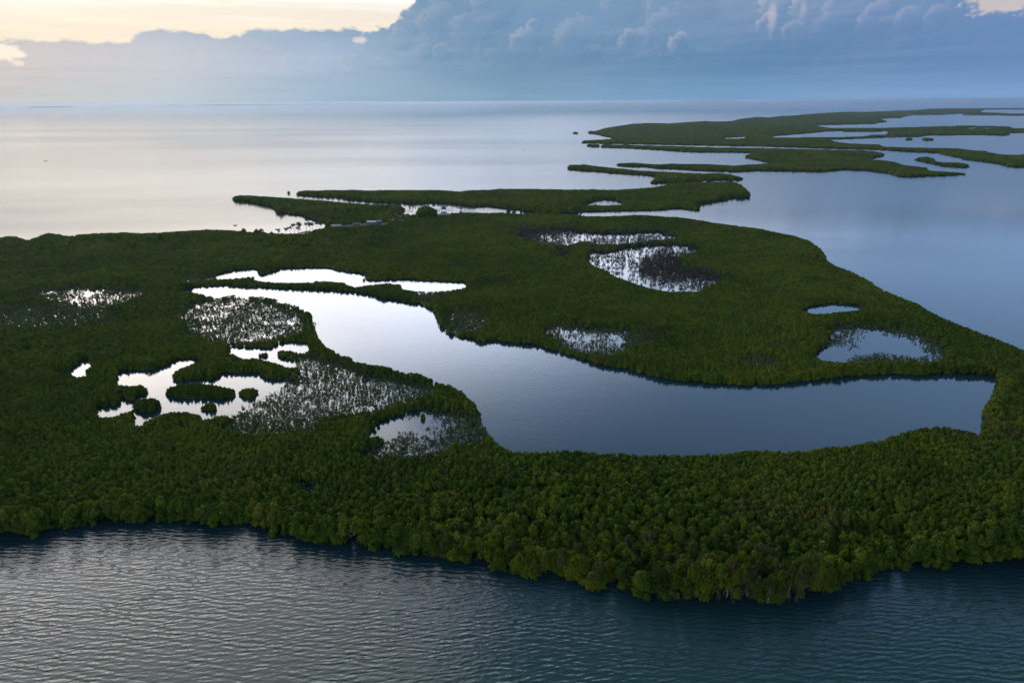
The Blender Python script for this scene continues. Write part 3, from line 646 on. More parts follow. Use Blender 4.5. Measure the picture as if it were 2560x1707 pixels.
# taller fringe along open water
shore = np.zeros(len(X), bool)
for k in range(10):
    a = 2 * math.pi * k / 10
    for rr in (5.0,):
        q = rr * np.maximum(1, d / 900)
        ax, ay = project(X + np.cos(a) * q, Y + np.sin(a) * q, np.zeros_like(X))
        shore |= (look(land, ax, ay) == 0) & (look(pond, ax, ay) == 0)
shore &= knd == 0
h = np.where(shore, h + 1.3, h); r = np.where(shore, np.maximum(r * 1.12, 1.45), r)
front = sstep(190, 132, Y) * (0.55 + 0.45 * sstep(-60, 60, X))
h = h + 3.0 * front * (0.5 + 0.9 * nz)
h = np.where((X > 95) & (Y < 260), h + 1.2 * nz2, h)
far_h = sstep(420, 700, Y); h = h + far_h * 1.0
# bushy mound in the notch on the right, darker hollow around it
bx, by = project(X, Y, h)
mound = (np.abs(px - 2165) < 62) & (np.abs(py - 1400) < 26)
h = np.where(mound, 4.2, h); hollow = (~mound) & (np.abs(px - 2165) < 100) & (np.abs(py - 1375) < 55) & (py > 1330)
h = np.where(hollow, 2.2, h)
# taller clump of trees in the village
clump = (np.abs(px - 1068) < 26) & (py > 530) & (py < 552)
h = np.where(clump, 9.5 + 2 * nz2, h); r = np.where(clump, 3.2, r)
emer = (RS.rand(len(X)) < 0.02) & (Y > 480) & (Y < 700) & (px < 980)
h = np.where(emer, h + 3.0, h); r = np.where(emer, r * 1.3, r)
# scrub
sc = (knd == 1); dd = (knd == 2)
h = np.where(sc, 0.45 + 0.8 * nz2 * RS.rand(len(X)) + 0.0005 * d, h); r = np.where(sc, S * RS.uniform(0.20, 0.48, len(X)) * (0.75 + 0.8 * cov ** 2), r); h = np.where(sc, h * (0.8 + 0.9 * cov ** 3), h)
dense = sc & (cov > 0.86); h = np.where(dense, 1.2 + nz2, h); r = np.where(dense, S * 0.6, r)
h = np.where(dd, 1.6 + 1.3 * RS.rand(len(X)), h); r = np.where(dd, S * RS.uniform(0.35, 0.7, len(X)), r)
h = h * RS.uniform(0.84 - 0.08 * front, 1.16 + 0.12 * front, len(X))
# keep a tree only where foot and top both lie on its own land
clus = vnoise(X, Y, 9.0) * 0.6 + vnoise(X + 50, Y + 70, 3.2) * 0.4
keep = np.where(cov >= 1, True, (clus * 0.55 + RS.rand(len(X)) * 0.45) < (0.5 + (cov - 0.5) * 0.8))
ok = np.zeros(len(X), bool); hh = h.copy()
for f in (1.0, 0.8, 0.6):
    good = np.ones(len(X), bool)
    for fx, zz, ox in ((1 - 0.9 * r / d, 0.0, 0), (1 - 0.9 * r / d, np.where(d < 700, np.where(Y < 165, -0.04, -0.5), 0.0), 0), (1.0, 0.3, 0), (1.0, 0.65, 0), (1 + 0.2 * r / d, 0.92, 0), (1.0, 0.5, -0.95), (1.0, 0.5, 0.95), (1.0, 0.85, -.6), (1.0, 0.85, .6)):
        sm_ = np.where(lid >= 40, 0.45, 1.0); fx = 1 + (fx - 1) * sm_; ox = ox * sm_; zz_ = zz if np.ndim(zz) == 0 else np.where(lid >= 40, -0.1, zz)
        tx, ty = project(X * fx + ox * r, Y * fx, h * f * zz_)
        t_id = look(land, tx, ty); good &= (t_id > 0) & ((t_id < 40) == (lid < 40))
        if np.ndim(zz) == 0 and zz > 0: good &= (knd > 0) | (look(dense2, tx, ty) > 0)
    new = good & ~ok; hh[new] = h[new] * f; ok |= good
tiny = (lid >= 15) & (lid < 40)
ok |= tiny
keep &= ok & (knd != 9) & (lid != 2)
X, Y, px, py, S, h, r, knd, lid, d, shore, front = (q[keep] for q in (X, Y, px, py, S, hh, r, knd, lid, d, shore, front))
# scrub grows in twos and threes
for k_ in range(3):
    q = np.where((knd == 1) & (d < 700) & (r < S * .52))[0]
    if k_: q = q[RS.rand(len(q)) < 0.4]
    add_ = [v[q] for v in (X, Y, px, py, S, h, r, knd, lid, d, shore, front)]
    add_[0] = add_[0] + RS.normal(0, .8, len(q)); add_[1] = add_[1] + RS.normal(0, .8, len(q)); add_[5] = add_[5] * RS.uniform(.5, 1.1, len(q)); add_[6] = add_[6] * RS.uniform(.5, .9, len(q))
    X, Y, px, py, S, h, r, knd, lid, d, shore, front = (np.concatenate([u_, v]) for u_, v in zip((X, Y, px, py, S, h, r, knd, lid, d, shore, front), add_))
print('trees', len(X), 'forest', (knd == 0).sum(), 'scrub', (knd == 1).sum(), 'dead', (knd == 2).sum())

# ------------------------------------------------------------------ crown shapes (unit radius, unit height)
def crown_arrays(rs, n_leaf, size, lobes, squash=1.0, core=True, twig=False, base=0.0, open_=0.0):
    th = rs.uniform(0, 2 * math.pi, lobes); rr = np.sqrt(rs.uniform(0, 1, lobes)) * 0.70
    rr[0] = 0.0
    c = np.stack([rr * np.cos(th), rr * np.sin(th), 0.72 - 0.5 * rr ** 1.6 + rs.uniform(-.16, .10, lobes)], 1)
    lr = rs.uniform(0.20, 0.38, lobes) ; lr[0] = 0.36
    li = rs.randint(0, lobes, n_leaf)
    # direction biased upwards
    v = rs.normal(0, 1, (n_leaf, 3)); v[:, 2] = v[:, 2] * 0.9 + 0.35; v /= np.linalg.norm(v, axis=1)[:, None]
    p = c[li] + v * lr[li][:, None] * rs.uniform(0.50, 1.25, n_leaf)[:, None] * np.array([1, 1, 0.66])
    low = rs.rand(n_leaf) < 0.22                # skirt leaves down the side
    a = rs.uniform(0, 2 * math.pi, n_leaf)
    sk = np.stack([np.cos(a) * rs.uniform(.62, .95, n_leaf), np.sin(a) * rs.uniform(.62, .95, n_leaf), rs.uniform(0.08, 0.5, n_leaf)], 1)
    p = np.where(low[:, None], sk, p)
    p[:, :2] *= 0.88
    p[:, 2] = base + (1 - base) * np.clip(p[:, 2], 0.02, 0.98)
    # leaf card normals: outward with scatter
    nrm = np.where(low[:, None], np.stack([np.cos(a), np.sin(a), np.full(n_leaf, .5)], 1), v) + rs.normal(0, 0.42, (n_leaf, 3)); nrm[:, 2] += 0.25
    nrm /= np.linalg.norm(nrm, axis=1)[:, None]
    t = np.cross(nrm, rs.normal(0, 1, (n_leaf, 3))); t /= np.linalg.norm(t, axis=1)[:, None]
    b = np.cross(nrm, t)
    sz = size * rs.uniform(0.6, 1.35, n_leaf)[:, None]
    asp = 0.16 if twig else 0.62
    t = t * sz; b = b * sz * asp
    if twig:
        t = np.stack([rs.normal(0, .3, n_leaf), rs.normal(0, .3, n_leaf), np.ones(n_leaf)], 1) * sz * 1.5
        b = np.cross(t, rs.normal(0, 1, (n_leaf, 3))); b /= np.linalg.norm(b, axis=1)[:, None]; b *= 0.035
    # pointed four-sided leaf clump, slightly folded
    V = np.stack([p - t, p - b * 1.0 + nrm * sz * 0.12, p + t, p + b * 1.0 + nrm * sz * 0.12], 1).reshape(-1, 3)
    Fq = np.arange(n_leaf * 4).reshape(-1, 4)
    if core:
        u = np.linspace(0, 2 * math.pi, 9)[:-1]; vv = []
        for zz, q in ((0.05, .50), (0.28, .60), (0.50, .46), (0.64, .22)):
            w = 1 + rs.uniform(-.12, .12, 8)
            vv.append(np.stack([np.cos(u) * q * w, np.sin(u) * q * w, np.full(8, base + (1 - base) * zz)], 1))
        vv = np.concatenate(vv); i0 = len(V); V = np.concatenate([V, vv]); ff = []
        for k in range(3):
            for q in range(8): ff.append((i0 + k * 8 + q, i0 + k * 8 + (q + 1) % 8, i0 + (k + 1) * 8 + (q + 1) % 8, i0 + (k + 1) * 8 + q))
        ff.append((i0 + 24, i0 + 26, i0 + 28, i0 + 30)); ff.append((i0 + 24, i0 + 25, i0 + 26, i0 + 24)) if False else None
        Fq = np.concatenate([Fq, np.array([q for q in ff if q], np.int64)])
    return V.astype(np.float32), Fq

src = bpy.data.collections.new('tree_sources')      # instance sources of the woods, kept out of the scene
def sources(prefix, n, mat, **kw):
    c = bpy.data.collections.new(prefix)
    arr = []
    for i in range(n):
        V_, F_ = crown_arrays(np.random.RandomState(100 + i * 7 + len(prefix)), **kw)
        o = bpy.data.objects.new(f'{prefix}_{i}', mesh_from(prefix, V_, F_, mat)); c.objects.link(o)
        arr.append((V_, F_))
    return c, arr
crowns, crown_arr = sources('crown_source', 8, M['leaf'], n_leaf=230, size=0.15, lobes=11)
bushes, bush_arr = sources('bush_source', 6, M['scrub'], n_leaf=60, size=0.22, lobes=5, core=False)
twigs, twig_arr = sources('twig_source', 5, M['dead'], n_leaf=46, size=0.36, lobes=5, core=False, twig=True)

def scatter(name, idx, coll, nvar, z=0.0, label=None, kindtag='stuff', kz=1.75):
    n = len(idx); zs = np.minimum(h[idx], kz * r[idx])
    V_ = np.stack([X[idx], Y[idx], h[idx] - zs], 1).astype(np.float32)
    me = bpy.data.meshes.new(name); me.vertices.add(n); me.vertices.foreach_set('co', V_.ravel())
    at = me.attributes.new('scl', 'FLOAT_VECTOR', 'POINT')
    sc_ = np.stack([r[idx] * RS.uniform(.9, 1.15, n), r[idx] * RS.uniform(.9, 1.15, n), zs], 1).astype(np.float32)
    at.data.foreach_set('vector', sc_.ravel())
    at = me.attributes.new('rot', 'FLOAT_VECTOR', 'POINT')
    ro = np.stack([RS.normal(0, .05, n), RS.normal(0, .05, n), RS.uniform(0, 6.28, n)], 1).astype(np.float32)
    at.data.foreach_set('vector', ro.ravel())
    at = me.attributes.new('idx', 'INT', 'POINT'); at.data.foreach_set('value', RS.randint(0, nvar, n).astype(np.int32))
    o = link_obj(name, me)
    ng = bpy.data.node_groups.new(name, 'GeometryNodeTree')
    ng.interface.new_socket('Geometry', in_out='INPUT', socket_type='NodeSocketGeometry')
    ng.interface.new_socket('Geometry', in_out='OUTPUT', socket_type='NodeSocketGeometry')
    gi = ng.nodes.new('NodeGroupInput'); go = ng.nodes.new('NodeGroupOutput')
    ip = ng.nodes.new('GeometryNodeInstanceOnPoints'); ci = ng.nodes.new('GeometryNodeCollectionInfo')
    ci.inputs['Collection'].default_value = coll; ci.inputs['Separate Children'].default_value = True; ci.inputs['Reset Children'].default_value = True
    def na(nm, ty):
        q = ng.nodes.new('GeometryNodeInputNamedAttribute'); q.data_type = ty; q.inputs[0].default_value = nm
        return [s_ for s_ in q.outputs if s_.enabled and s_.name == 'Attribute'][0]
    lk = ng.links.new
    lk(gi.outputs[0], ip.inputs['Points']); lk(ci.outputs[0], ip.inputs['Instance']); ip.inputs['Pick Instance'].default_value = True
    lk(na('idx', 'INT'), ip.inputs['Instance Index']); lk(na('scl', 'FLOAT_VECTOR'), ip.inputs['Scale'])
    er = ng.nodes.new('FunctionNodeEulerToRotation'); lk(na('rot', 'FLOAT_VECTOR'), er.inputs[0]); lk(er.outputs[0], ip.inputs['Rotation'])
    lk(ip.outputs[0], go.inputs[0])
    md = o.modifiers.new('scatter', 'NODES'); md.node_group = ng
    tag(o, label=label, kind=kindtag)
    return o

# lower crowns leaning out round the feet of the tall trees
tall = np.where((knd == 0) & (h > 1.75 * r) & (d < 1200))[0]
ext = []
for k in range(3):
    a = RS.uniform(0, 6.28, len(tall)); q = r[tall] * RS.uniform(.25, .75, len(tall))
    hf = (0.72, 0.5, 0.38)[k]
    ext.append((X[tall] + np.cos(a) * q, Y[tall] + np.sin(a) * q, px[tall], py[tall], S[tall], h[tall] * hf * RS.uniform(.85, 1.15, len(tall)), r[tall] * RS.uniform(.6, .85, len(tall)), knd[tall], lid[tall], d[tall], shore[tall], front[tall]))
n_main = len(X)
X, Y, px, py, S, h, r, knd, lid, d, shore, front = (np.concatenate([b] + [e_[i] for e_ in ext]) for i, b in enumerate((X, Y, px, py, S, h, r, knd, lid, d, shore, front)))
under = np.arange(len(X)) >= n_main
k_ = ~(under & (px > 1840) & (px < 2030) & (py > 1390) & (RS.rand(len(X)) < .75))
X, Y, px, py, S, h, r, knd, lid, d, shore, front, under = (q[k_] for q in (X, Y, px, py, S, h, r, knd, lid, d, shore, front, under))
print('understorey', under.sum())
# ---- which trees stand as individuals: the 300 nearest ones in view
inview = (px > -20) & (px < 2580) & (py < 1720)
cand = np.where((knd == 0) & (lid == 1) & inview & ~under)[0]
cand = cand[np.argsort(d[cand] - h[cand] * 0.5)][:300]
print('total', len(X), 'solo to', d[cand].max())
solo = np.zeros(len(X), bool); solo[cand] = True
forest = (knd == 0) & ~solo & (lid == 1)
scatter('mangrove_forest', np.where(forest)[0], crowns, 8, label='dense dark green mangrove forest covering the main land around the channel')
scatter('mangrove_scrub', np.where((knd == 1))[0], bushes, 6, label='scattered low mangrove scrub standing in the shallow flooded flats')
scatter('dead_brush', np.where((knd == 2))[0], twigs, 5, label='grey brown dead mangrove brush in and around the glittering marsh pools')
for i, (lab, _) in enumerate(islands):
    idx = np.where((lid == 10 + i) & (knd == 0))[0]
    if len(idx) == 0:
        print('no trees on island', i); continue
    nm = 'mangrove_island' if len(idx) > 200 else 'mangrove_patch'
    o = scatter(nm, idx, crowns, 8, label=lab)

# ---- islets as real meshes
def merged(idx, arrs, origin):
    VV, FF, n0 = [], [], 0
    for i in idx:
        V_, F_ = arrs[RS.randint(len(arrs))]
        a = RS.uniform(0, 6.28); c_, s_ = math.cos(a), math.sin(a)
        q = V_ * np.array([r[i], r[i], h[i]]); x_ = q[:, 0] * c_ - q[:, 1] * s_ + X[i]; y_ = q[:, 0] * s_ + q[:, 1] * c_ + Y[i]
        VV.append(np.stack([x_ - origin[0], y_ - origin[1], q[:, 2]], 1)); FF.append(F_ + n0); n0 += len(V_)
    return np.concatenate(VV), np.concatenate(FF)
for i, (_, poly, lab) in enumerate(islets):
    idx = np.where(lid == 40 + i)[0]
    g = ground([p[0] for p in poly], [p[1] for p in poly]); cx, cyy = g.mean(0)
    if len(idx) == 0: print('islet empty', i); continue
    cx, cyy = X[idx].mean(), Y[idx].mean()
    o = empty('mangrove_islet', (cx, cyy, 0)); tag(o, lab, 'islet', 'mangrove islets in the pools')
    V_, F_ = merged(idx, crown_arr, (cx, cyy))
    link_obj('foliage', mesh_from('foliage', V_, F_, M['leaf']), o)
    ww = max(1.0, np.ptp(X[idx]) / 2); hw_ = max(1.0, np.ptp(Y[idx]) / 2)
    mb = MB(); ring = [(math.cos(t) * ww, math.sin(t) * hw_) for t in np.linspace(0, 2 * math.pi, 25)[:-1]]
    n0 = len(mb.v); mb.v += [(a * .85, b * .85, -0.3) for a, b in ring] + [(a * .75, b * .75, 0.2) for a, b in ring]
    for k in range(24): mb.f.append((k, (k + 1) % 24, 24 + (k + 1) % 24, 24 + k))
    mb.f.append(tuple(range(24, 48)))
    mb.build('mud_base', M['mud'], o)

# ------------------------------------------------------------------ mud under the woods
def ground_sheet(name, d0, d1, cell, z, pred, mat):
    hw = d1 * 1.02; nx = int(2 * hw / cell); ny = int((d1 - d0 * 0.68) / cell)
    gx, gy = np.meshgrid(np.arange(nx), np.arange(ny)); cx = -hw + (gx + .5) * cell; cyy = d0 * .68 + (gy + .5) * cell
    dd_ = np.hypot(cx, cyy); ok_ = (dd_ >= d0) & (dd_ < d1)
    for ox in (-.8, .8):
        for oy in (-.8, .8):
            q = project(cx + ox * cell, cyy + oy * cell, np.full_like(cx, 0.0)); ok_ &= pred(*q)
            q = project(cx + ox * cell, cyy + oy * cell, np.full_like(cx, 2.2)); ok_ &= pred(*q)
            if d0 < 900: q = project(cx + ox * cell, cyy + oy * cell, np.full_like(cx, -2.6)); ok_ &= pred(*q)
    iy, ix = np.where(ok_)
    key = {}; Vv = []; Ff = []
    def vid(a, b):
        k_ = (a, b)
        if k_ not in key:
            key[k_] = len(Vv)
            jx_, jy_ = (_N[a % 256, b % 256] - .5) * .5 * cell, (_N[b % 256, a % 256] - .5) * .5 * cell
            Vv.append((-hw + a * cell + jx_, d0 * .68 + b * cell + jy_, z))
        return key[k_]
    for b, a in zip(iy.tolist(), ix.tolist()): Ff.append((vid(a, b), vid(a + 1, b), vid(a + 1, b + 1), vid(a, b + 1)))
    if not Ff: return None, None
    return Vv, Ff
pm = lambda qx, qy: (look(land, qx, qy) > 0) & (look(land, qx, qy) < 40) & (look(cover, qx, qy) > 0.95) & (look(land, qx, qy) != 2)
GV, GF = [], []
for d0, d1, cell in ((100, 420, 3.0), (420, 1000, 5.0), (1000, 3000, 14.0), (3000, 9000, 40.0)):
    a, b = ground_sheet('mud', d0, d1, cell, 0.12, pm, None)
    if a: n0 = len(GV); GV += a; GF += [tuple(n0 + q for q in f_) for f_ in b]
tag(link_obj('mud_ground', mesh_from('mud_ground', GV, GF, M['mud'])), kind='structure')
pc = lambda qx, qy: look(land, qx, qy) == 2
a, b = None, None
def clear_mesh():
    Vv, Ff = [], []
    for poly in clearing:
        g = ground([p[0] for p in poly], [p[1] for p in poly]); n0 = len(Vv)
        Vv += [(float(q[0]), float(q[1]), 0.16) for q in g]; Ff.append(tuple(range(n0, n0 + len(g))))
    me = bpy.data.meshes.new('sand_clearing'); me.from_pydata(Vv, [], Ff); me.materials.append(M['sand'])
    tag(link_obj('sandy_ground', me), kind='structure')
clear_mesh()

# ------------------------------------------------------------------ the nearest mangroves, one by one
def trunk_mesh(seed, bare=False):
    rs = random.Random(seed); mb = MB()
    for k in range(rs.randint(2, 4)):
        a = rs.uniform(0, 6.28); q = rs.uniform(0.02, 0.12); a2 = a + rs.uniform(-.6, .6); e = rs.uniform(.2, .45)
        p0 = (math.cos(a) * q, math.sin(a) * q, -0.02); p1 = (math.cos(a) * q * 1.6, math.sin(a) * q * 1.6, .3)
        p2 = (math.cos(a2) * e * .6, math.sin(a2) * e * .6, .58); p3 = (math.cos(a2) * e, math.sin(a2) * e, .84)
        w = 0.038 if bare else 0.045
        mb.tube([p0, p1, p2, p3], [w, w * .8, w * .55, w * .25], 5)
        for s_ in (-1, 1):
            a3 = a2 + s_ * rs.uniform(.5, 1.1)
            mb.tube([p2, (p2[0] + math.cos(a3) * .18, p2[1] + math.sin(a3) * .18, .72), (p2[0] + math.cos(a3) * .32, p2[1] + math.sin(a3) * .32, .86)], [w * .45, w * .3, w * .15], 4)
    for k in range(7):                          # prop roots
        a = k * .9 + rs.uniform(-.3, .3); e = rs.uniform(.28, .5)
        mb.tube([(math.cos(a) * .05, math.sin(a) * .05, .2), (math.cos(a) * e * .6, math.sin(a) * e * .6, .14), (math.cos(a) * e, math.sin(a) * e, -.02)], [.014, .012, .010], 4)
    return mb.data('trunk', M['pale_bark'] if bare else M['bark'])
trunks = [trunk_mesh(i) for i in range(5)]; bare_trunks = [trunk_mesh(50 + i, True) for i in range(4)]
hero = {}
for key_, mk in (('yellow', 'leaf_yellow'), ('deep', 'leaf_deep'), ('olive', 'leaf_olive'), ('green', 'leaf')):
    hero[key_] = []
    for i in range(5):
        V_, F_ = crown_arrays(np.random.RandomState(500 + i * 3 + len(key_)), n_leaf=1150, size=0.078, lobes=18, core=True, base=0.0)
        hero[key_].append(mesh_from('crown', V_, F_, M[mk]))
bare_crowns = []
for i in range(4):
    V_, F_ = crown_arrays(np.random.RandomState(800 + i), n_leaf=620, size=0.07, lobes=9, core=False, base=0.42)
    bare_crowns.append(mesh_from('crown', V_, F_, M['leaf_olive']))
def where_is(x_, y_):
    if x_ < 520: return ('left shore of the rippled bay', 'mangroves on the left shore')
    if x_ < 900: return ('small cove of the bay', 'mangroves round the small cove')
    if x_ < 1320: return ('shore sloping to the wooded point', 'mangroves on the sloping front shore')
    if x_ < 1560: return ('flooded gap left of the point', 'mangroves by the flooded gap')
    if x_ < 1800: return ('left half of the wooded point', 'mangroves on the left half of the wooded point')
    if x_ < 2120: return ('tip of the wooded point', 'mangroves at the tip of the wooded point')
    if x_ < 2330: return ('dark notch right of the point', 'mangroves in the dark notch')
    return ('right shore past the notch', 'mangroves on the right shore')
hue = {'yellow': 'yellow green', 'deep': 'deep green', 'olive': 'grey olive', 'green': 'mid green'}
for n_, i in enumerate(cand):
    u = vnoise(np.array([X[i]]), np.array([Y[i]]), 9.0)[0] * .5 + RS.rand() * .5
    place, grp = where_is(px[i], py[i])
    bare = (1560 < px[i] < 2040) and h[i] > 3.6 and RS.rand() < (0.45 if (1830 < px[i] < 2040 and py[i] > 1380) else 0.10)
    c_ = 'deep' if u < .36 else 'green' if u < .58 else 'yellow' if u < .80 else 'olive'
    size = 'tall' if h[i] > 7.4 else 'low' if h[i] < 4.6 else 'broad' if r[i] > 2.35 else 'mid-sized'
    row = 'on the waterline' if shore[i] else 'behind the waterline'
    o = empty('mangrove_tree', (float(X[i]), float(Y[i]), 0.0), RS.uniform(0, 6.28))
    if bare:
        h[i] *= 1.08
        tag(o, f'{size} thin mangrove with bare pale stems {row}, {place}', 'tree', grp)
        cm = bare_crowns[RS.randint(4)]; tm = bare_trunks[RS.randint(4)]
    else:
        tag(o, f"{size} {'wide ' if r[i] > S[i] * .86 else 'narrow ' if r[i] < S[i] * .68 else ''}{hue[c_]} mangrove {row}, {place}", 'tree', grp)
        cm = hero[c_][RS.randint(5)]; tm = trunks[RS.randint(5)]
    q = 1.18
    cr = link_obj('crown', cm, o); zs = h[i] if bare else min(h[i], 1.9 * r[i] * q); cr.scale = (r[i] * q, r[i] * q * RS.uniform(.9, 1.1), zs); cr.location[2] = h[i] - zs
    tk = link_obj('trunk', tm, o); tk.scale = (r[i] * 1.15, r[i] * 1.15, h[i])

# ------------------------------------------------------------------ village, palms and small things
def at(px_, py_, z=0.0):
    g = ground(np.array([px_]), np.array([py_]), z)[0]; return float(g[0]), float(g[1])
def frond_mesh():
    mb = MB(); n = 7; L_ = 1.0
    prev = None
    for k in range(n):
        t = k / (n - 1); x_ = t * L_; z_ = .34 * t - .50 * t * t; w = .25 * math.sin(math.pi * min(1, .12 + t * .88)) + .01
        cur = ((x_, -w, z_ - w * .5), (x_, 0, z_), (x_, w, z_ - w * .5))
        if prev:
            mb.quad(prev[0], cur[0], cur[1], prev[1]); mb.quad(prev[1], cur[1], cur[2], prev[2])
        prev = cur
    return mb.data('frond', M['frond'])
frond = frond_mesh()
def palm_trunk(seed):
    rs = random.Random(seed); mb = MB(); a = rs.uniform(0, 6.28); b = rs.uniform(.02, .09)
    pts = [(math.cos(a) * b * t * t, math.sin(a) * b * t * t, t) for t in (0, .25, .5, .75, 1.0)]
    mb.tube(pts, [.022, .017, .015, .014, .013], 6)
    return mb.data('trunk', M['palm_bark']), pts[-1]
ptr = [palm_trunk(i) for i in range(4)]
palms = [(625,530,6.9,'shortest palm standing apart at the left end of the palm row'),(668,526,7.8,'second palm from the left end of the palm row, against pale water'),(710,525,10,'slim palm left of the thick palm clump on the bay shore'),
         (752,524,11.6,'tallest palm in the thick clump at the middle of the row'),(775,522,10.2,'palm crown leaning in the right side of the thick clump'),(741,526,7.6,'lower palm tucked in front of the thick clump'),
         (828,514,10.3,'open crowned palm standing clear against the pale bay'),(868,502,8.8,'first palm right of the gap beside the open crowned palm'),(893,497,8.8,'second palm right of the gap in the palm row'),
         (930,490,8.6,'palm before the sandy corner of the bay'),(962,486,8,'rightmost palm of the bay shore row'),(553,528,5.6,'small ragged palm near the emergent trees at the forest edge'),
         (1585,420,8,'palm left of the white roofed house'),(1690,405,8.5,'palm beside the bright gap in the village trees'),(1722,402,8,'palm in front of the small bright gap'),(1800,390,8.8,'tall palm in the village before the pale inlet'),
         (1835,388,8,'palm at the right of the village before the inlet'),(1760,408,7,'low palm between the village palms')]
for n_, (kx, ky, hm, lab) in enumerate(palms):
    x_, y_ = at(560 + kx / 4, 460 + ky / 4, 0.0)
    o = empty('palm_tree', (x_, y_, 0.1), n_ * 1.3); tag(o, lab, 'palm', 'coconut palms round the village')
    me, tip = ptr[n_ % 4]; tk = link_obj('trunk', me, o); tk.scale = (hm, hm, hm * .86)
    nf = 18
    for k in range(nf):
        f_ = link_obj('frond', frond, o); f_.location = (tip[0] * hm, tip[1] * hm, hm * .86)
        f_.rotation_euler = (0, rad(random.uniform(-52, 26)), k * 2.4 + n_)
        s_ = 2.5 * (0.85 + .3 * random.random()); f_.scale = (s_, s_, s_)

def gable(mb, c, d, hr, rz=0, over=.35):
    """gable roof slabs with thickness"""
    cx, cyy, cz = c; lx, ly = d[0] / 2 + over, d[1] / 2 + over; cs, sn = math.cos(rz), math.sin(rz)
    T_ = lambda a, b, z_: (cx + a * cs - b * sn, cyy + a * sn + b * cs, cz + z_)
    for th in (0.0, 0.12):
        mb.quad(T_(-lx, -ly, th), T_(lx, -ly, th), T_(lx, 0, hr + th), T_(-lx, 0, hr + th))
        mb.quad(T_(-lx, 0, hr + th), T_(lx, 0, hr + th), T_(lx, ly, th), T_(-lx, ly, th))
    mb.quad(T_(-lx, -ly, 0), T_(lx, -ly, 0), T_(lx, -ly, .12), T_(-lx, -ly, .12))
def house(kx, ky, d, hw, hr, rz, roof, lab, stilts=0.0, wall='wall'):
    x_, y_ = at(560 + kx / 4, 460 + ky / 4, 0.0)
    o = empty('stilt_house' if stilts else 'village_house', (x_, y_, 0.1), rz); tag(o, lab, 'house', 'village houses')
    z0 = stilts
    mb = MB(); mb.box((0, 0, z0 + hw / 2), (d[0], d[1], hw)); 
    for s_ in (-1, 1):                                   # gable ends
        i = len(mb.v); xx = s_ * d[0] / 2
        mb.v += [(xx, -d[1] / 2, z0 + hw), (xx, d[1] / 2, z0 + hw), (xx, 0, z0 + hw + hr * .92)]; mb.f.append((i, i + 1, i + 2))
    mb.build('wall', M[wall], o)
    mr = MB(); gable(mr, (0, 0, z0 + hw - .05), d, hr); mr.build('roof', M[roof], o)
    md = MB(); md.box((d[0] * .1, -d[1] / 2 - .02, z0 + 1.0), (.9, .06, 1.95)); md.build('door', M['dark'], o)
    for sx in (-.3, .36):
        mw = MB(); mw.box((d[0] * sx, -d[1] / 2 - .02, z0 + 1.45), (.9, .06, .9)); mw.build('window', M['dark'], o)
    if stilts:
        mf = MB(); mf.box((0, 0, z0 - .1), (d[0] + 1.2, d[1] + 1.2, .16)); mf.build('deck', M['wood'], o)
        for sx in (-1, 0, 1):
            for sy in (-1, 1):
                mp = MB(); mp.tube([(sx * d[0] * .48, sy * d[1] * .48, -.6), (sx * d[0] * .48, sy * d[1] * .48, z0 - .1)], [.1, .1], 6); mp.build('stilt', M['wood'], o)
    return o
house(2198, 268, (4.2, 4.0), 1.9, 1.1, rad(8), 'roof_blue', 'blue grey hut on stilts standing over the pale lagoon', 1.6, 'roof_blue')
house(1478, 404, (7.0, 4.0), 2.0, 1.1, rad(4), 'roof_white', 'long village house with a bright white roof among the trees')
house(1130, 444, (8.0, 4.6), 2.2, 1.1, rad(-5), 'roof_grey', 'grey roofed village house near the sandy corner of the bay')
house(1330, 428, (6.0, 4.4), 2.2, 1.4, rad(12), 'roof_brown', 'small brown roofed village house left of the white roof')
house(2205, 330, (8.5, 5.0), 2.3, 1.2, rad(-3), 'roof_grey', 'low grey roofed house at the lagoon shore below the stilt hut')
house(1545, 400, (5.0, 4.2), 2.1, 1.2, rad(20), 'roof_grey', 'small grey roofed house right behind the white roof')
house(1770, 398, (5.0, 4.0), 2.1, 1.2, rad(-10), 'roof_blue', 'little bluish house under the village palms')

def pier(p0, p1, width, lab, name='wooden_pier', hut=False, rail=False):
    x0, y0 = at(*p0); x1, y1 = at(*p1); L_ = math.hypot(x1 - x0, y1 - y0)
    o = empty(name, (x0, y0, 0), math.atan2(y1 - y0, x1 - x0)); tag(o, lab, 'pier')
    mb = MB(); mb.box((L_ / 2, 0, 1.0), (L_, width, .14)); mb.build('deck', M['wood'], o)
    k = 0.0
    while k <= L_:
        for s_ in (-1, 1):
            mp = MB(); mp.tube([(k, s_ * width * .45, -.6), (k, s_ * width * .45, 1.15)], [.08, .08], 5); mp.build('post', M['wood'], o)
        k += 3.0
    if hut:
        mh = MB(); mh.box((.4, 0, 1.9), (1.7, 1.7, 1.7)); mh.build('shelter', M['wood'], o)
        mr = MB(); gable(mr, (.4, 0, 2.7), (1.7, 1.7), .7); mr.build('roof', M['roof_brown'], o)
    return o
pier((1151, 525.5), (1190, 531.5), 1.3, 'long thin wooden pier with a tiny shelter at its outer end', hut=True)
pier((1115, 524.5), (1133, 525.3), 1.1, 'short wooden walkway reaching right from the stilt hut')
pier((1094, 527.5), (1101, 524.5), 1.1, 'short wooden walkway joining the stilt hut to the shore trees')
pier((1017, 527.5), (1034, 528.5), 1.6, 'low dark landing stage at the end of the wooded spit')
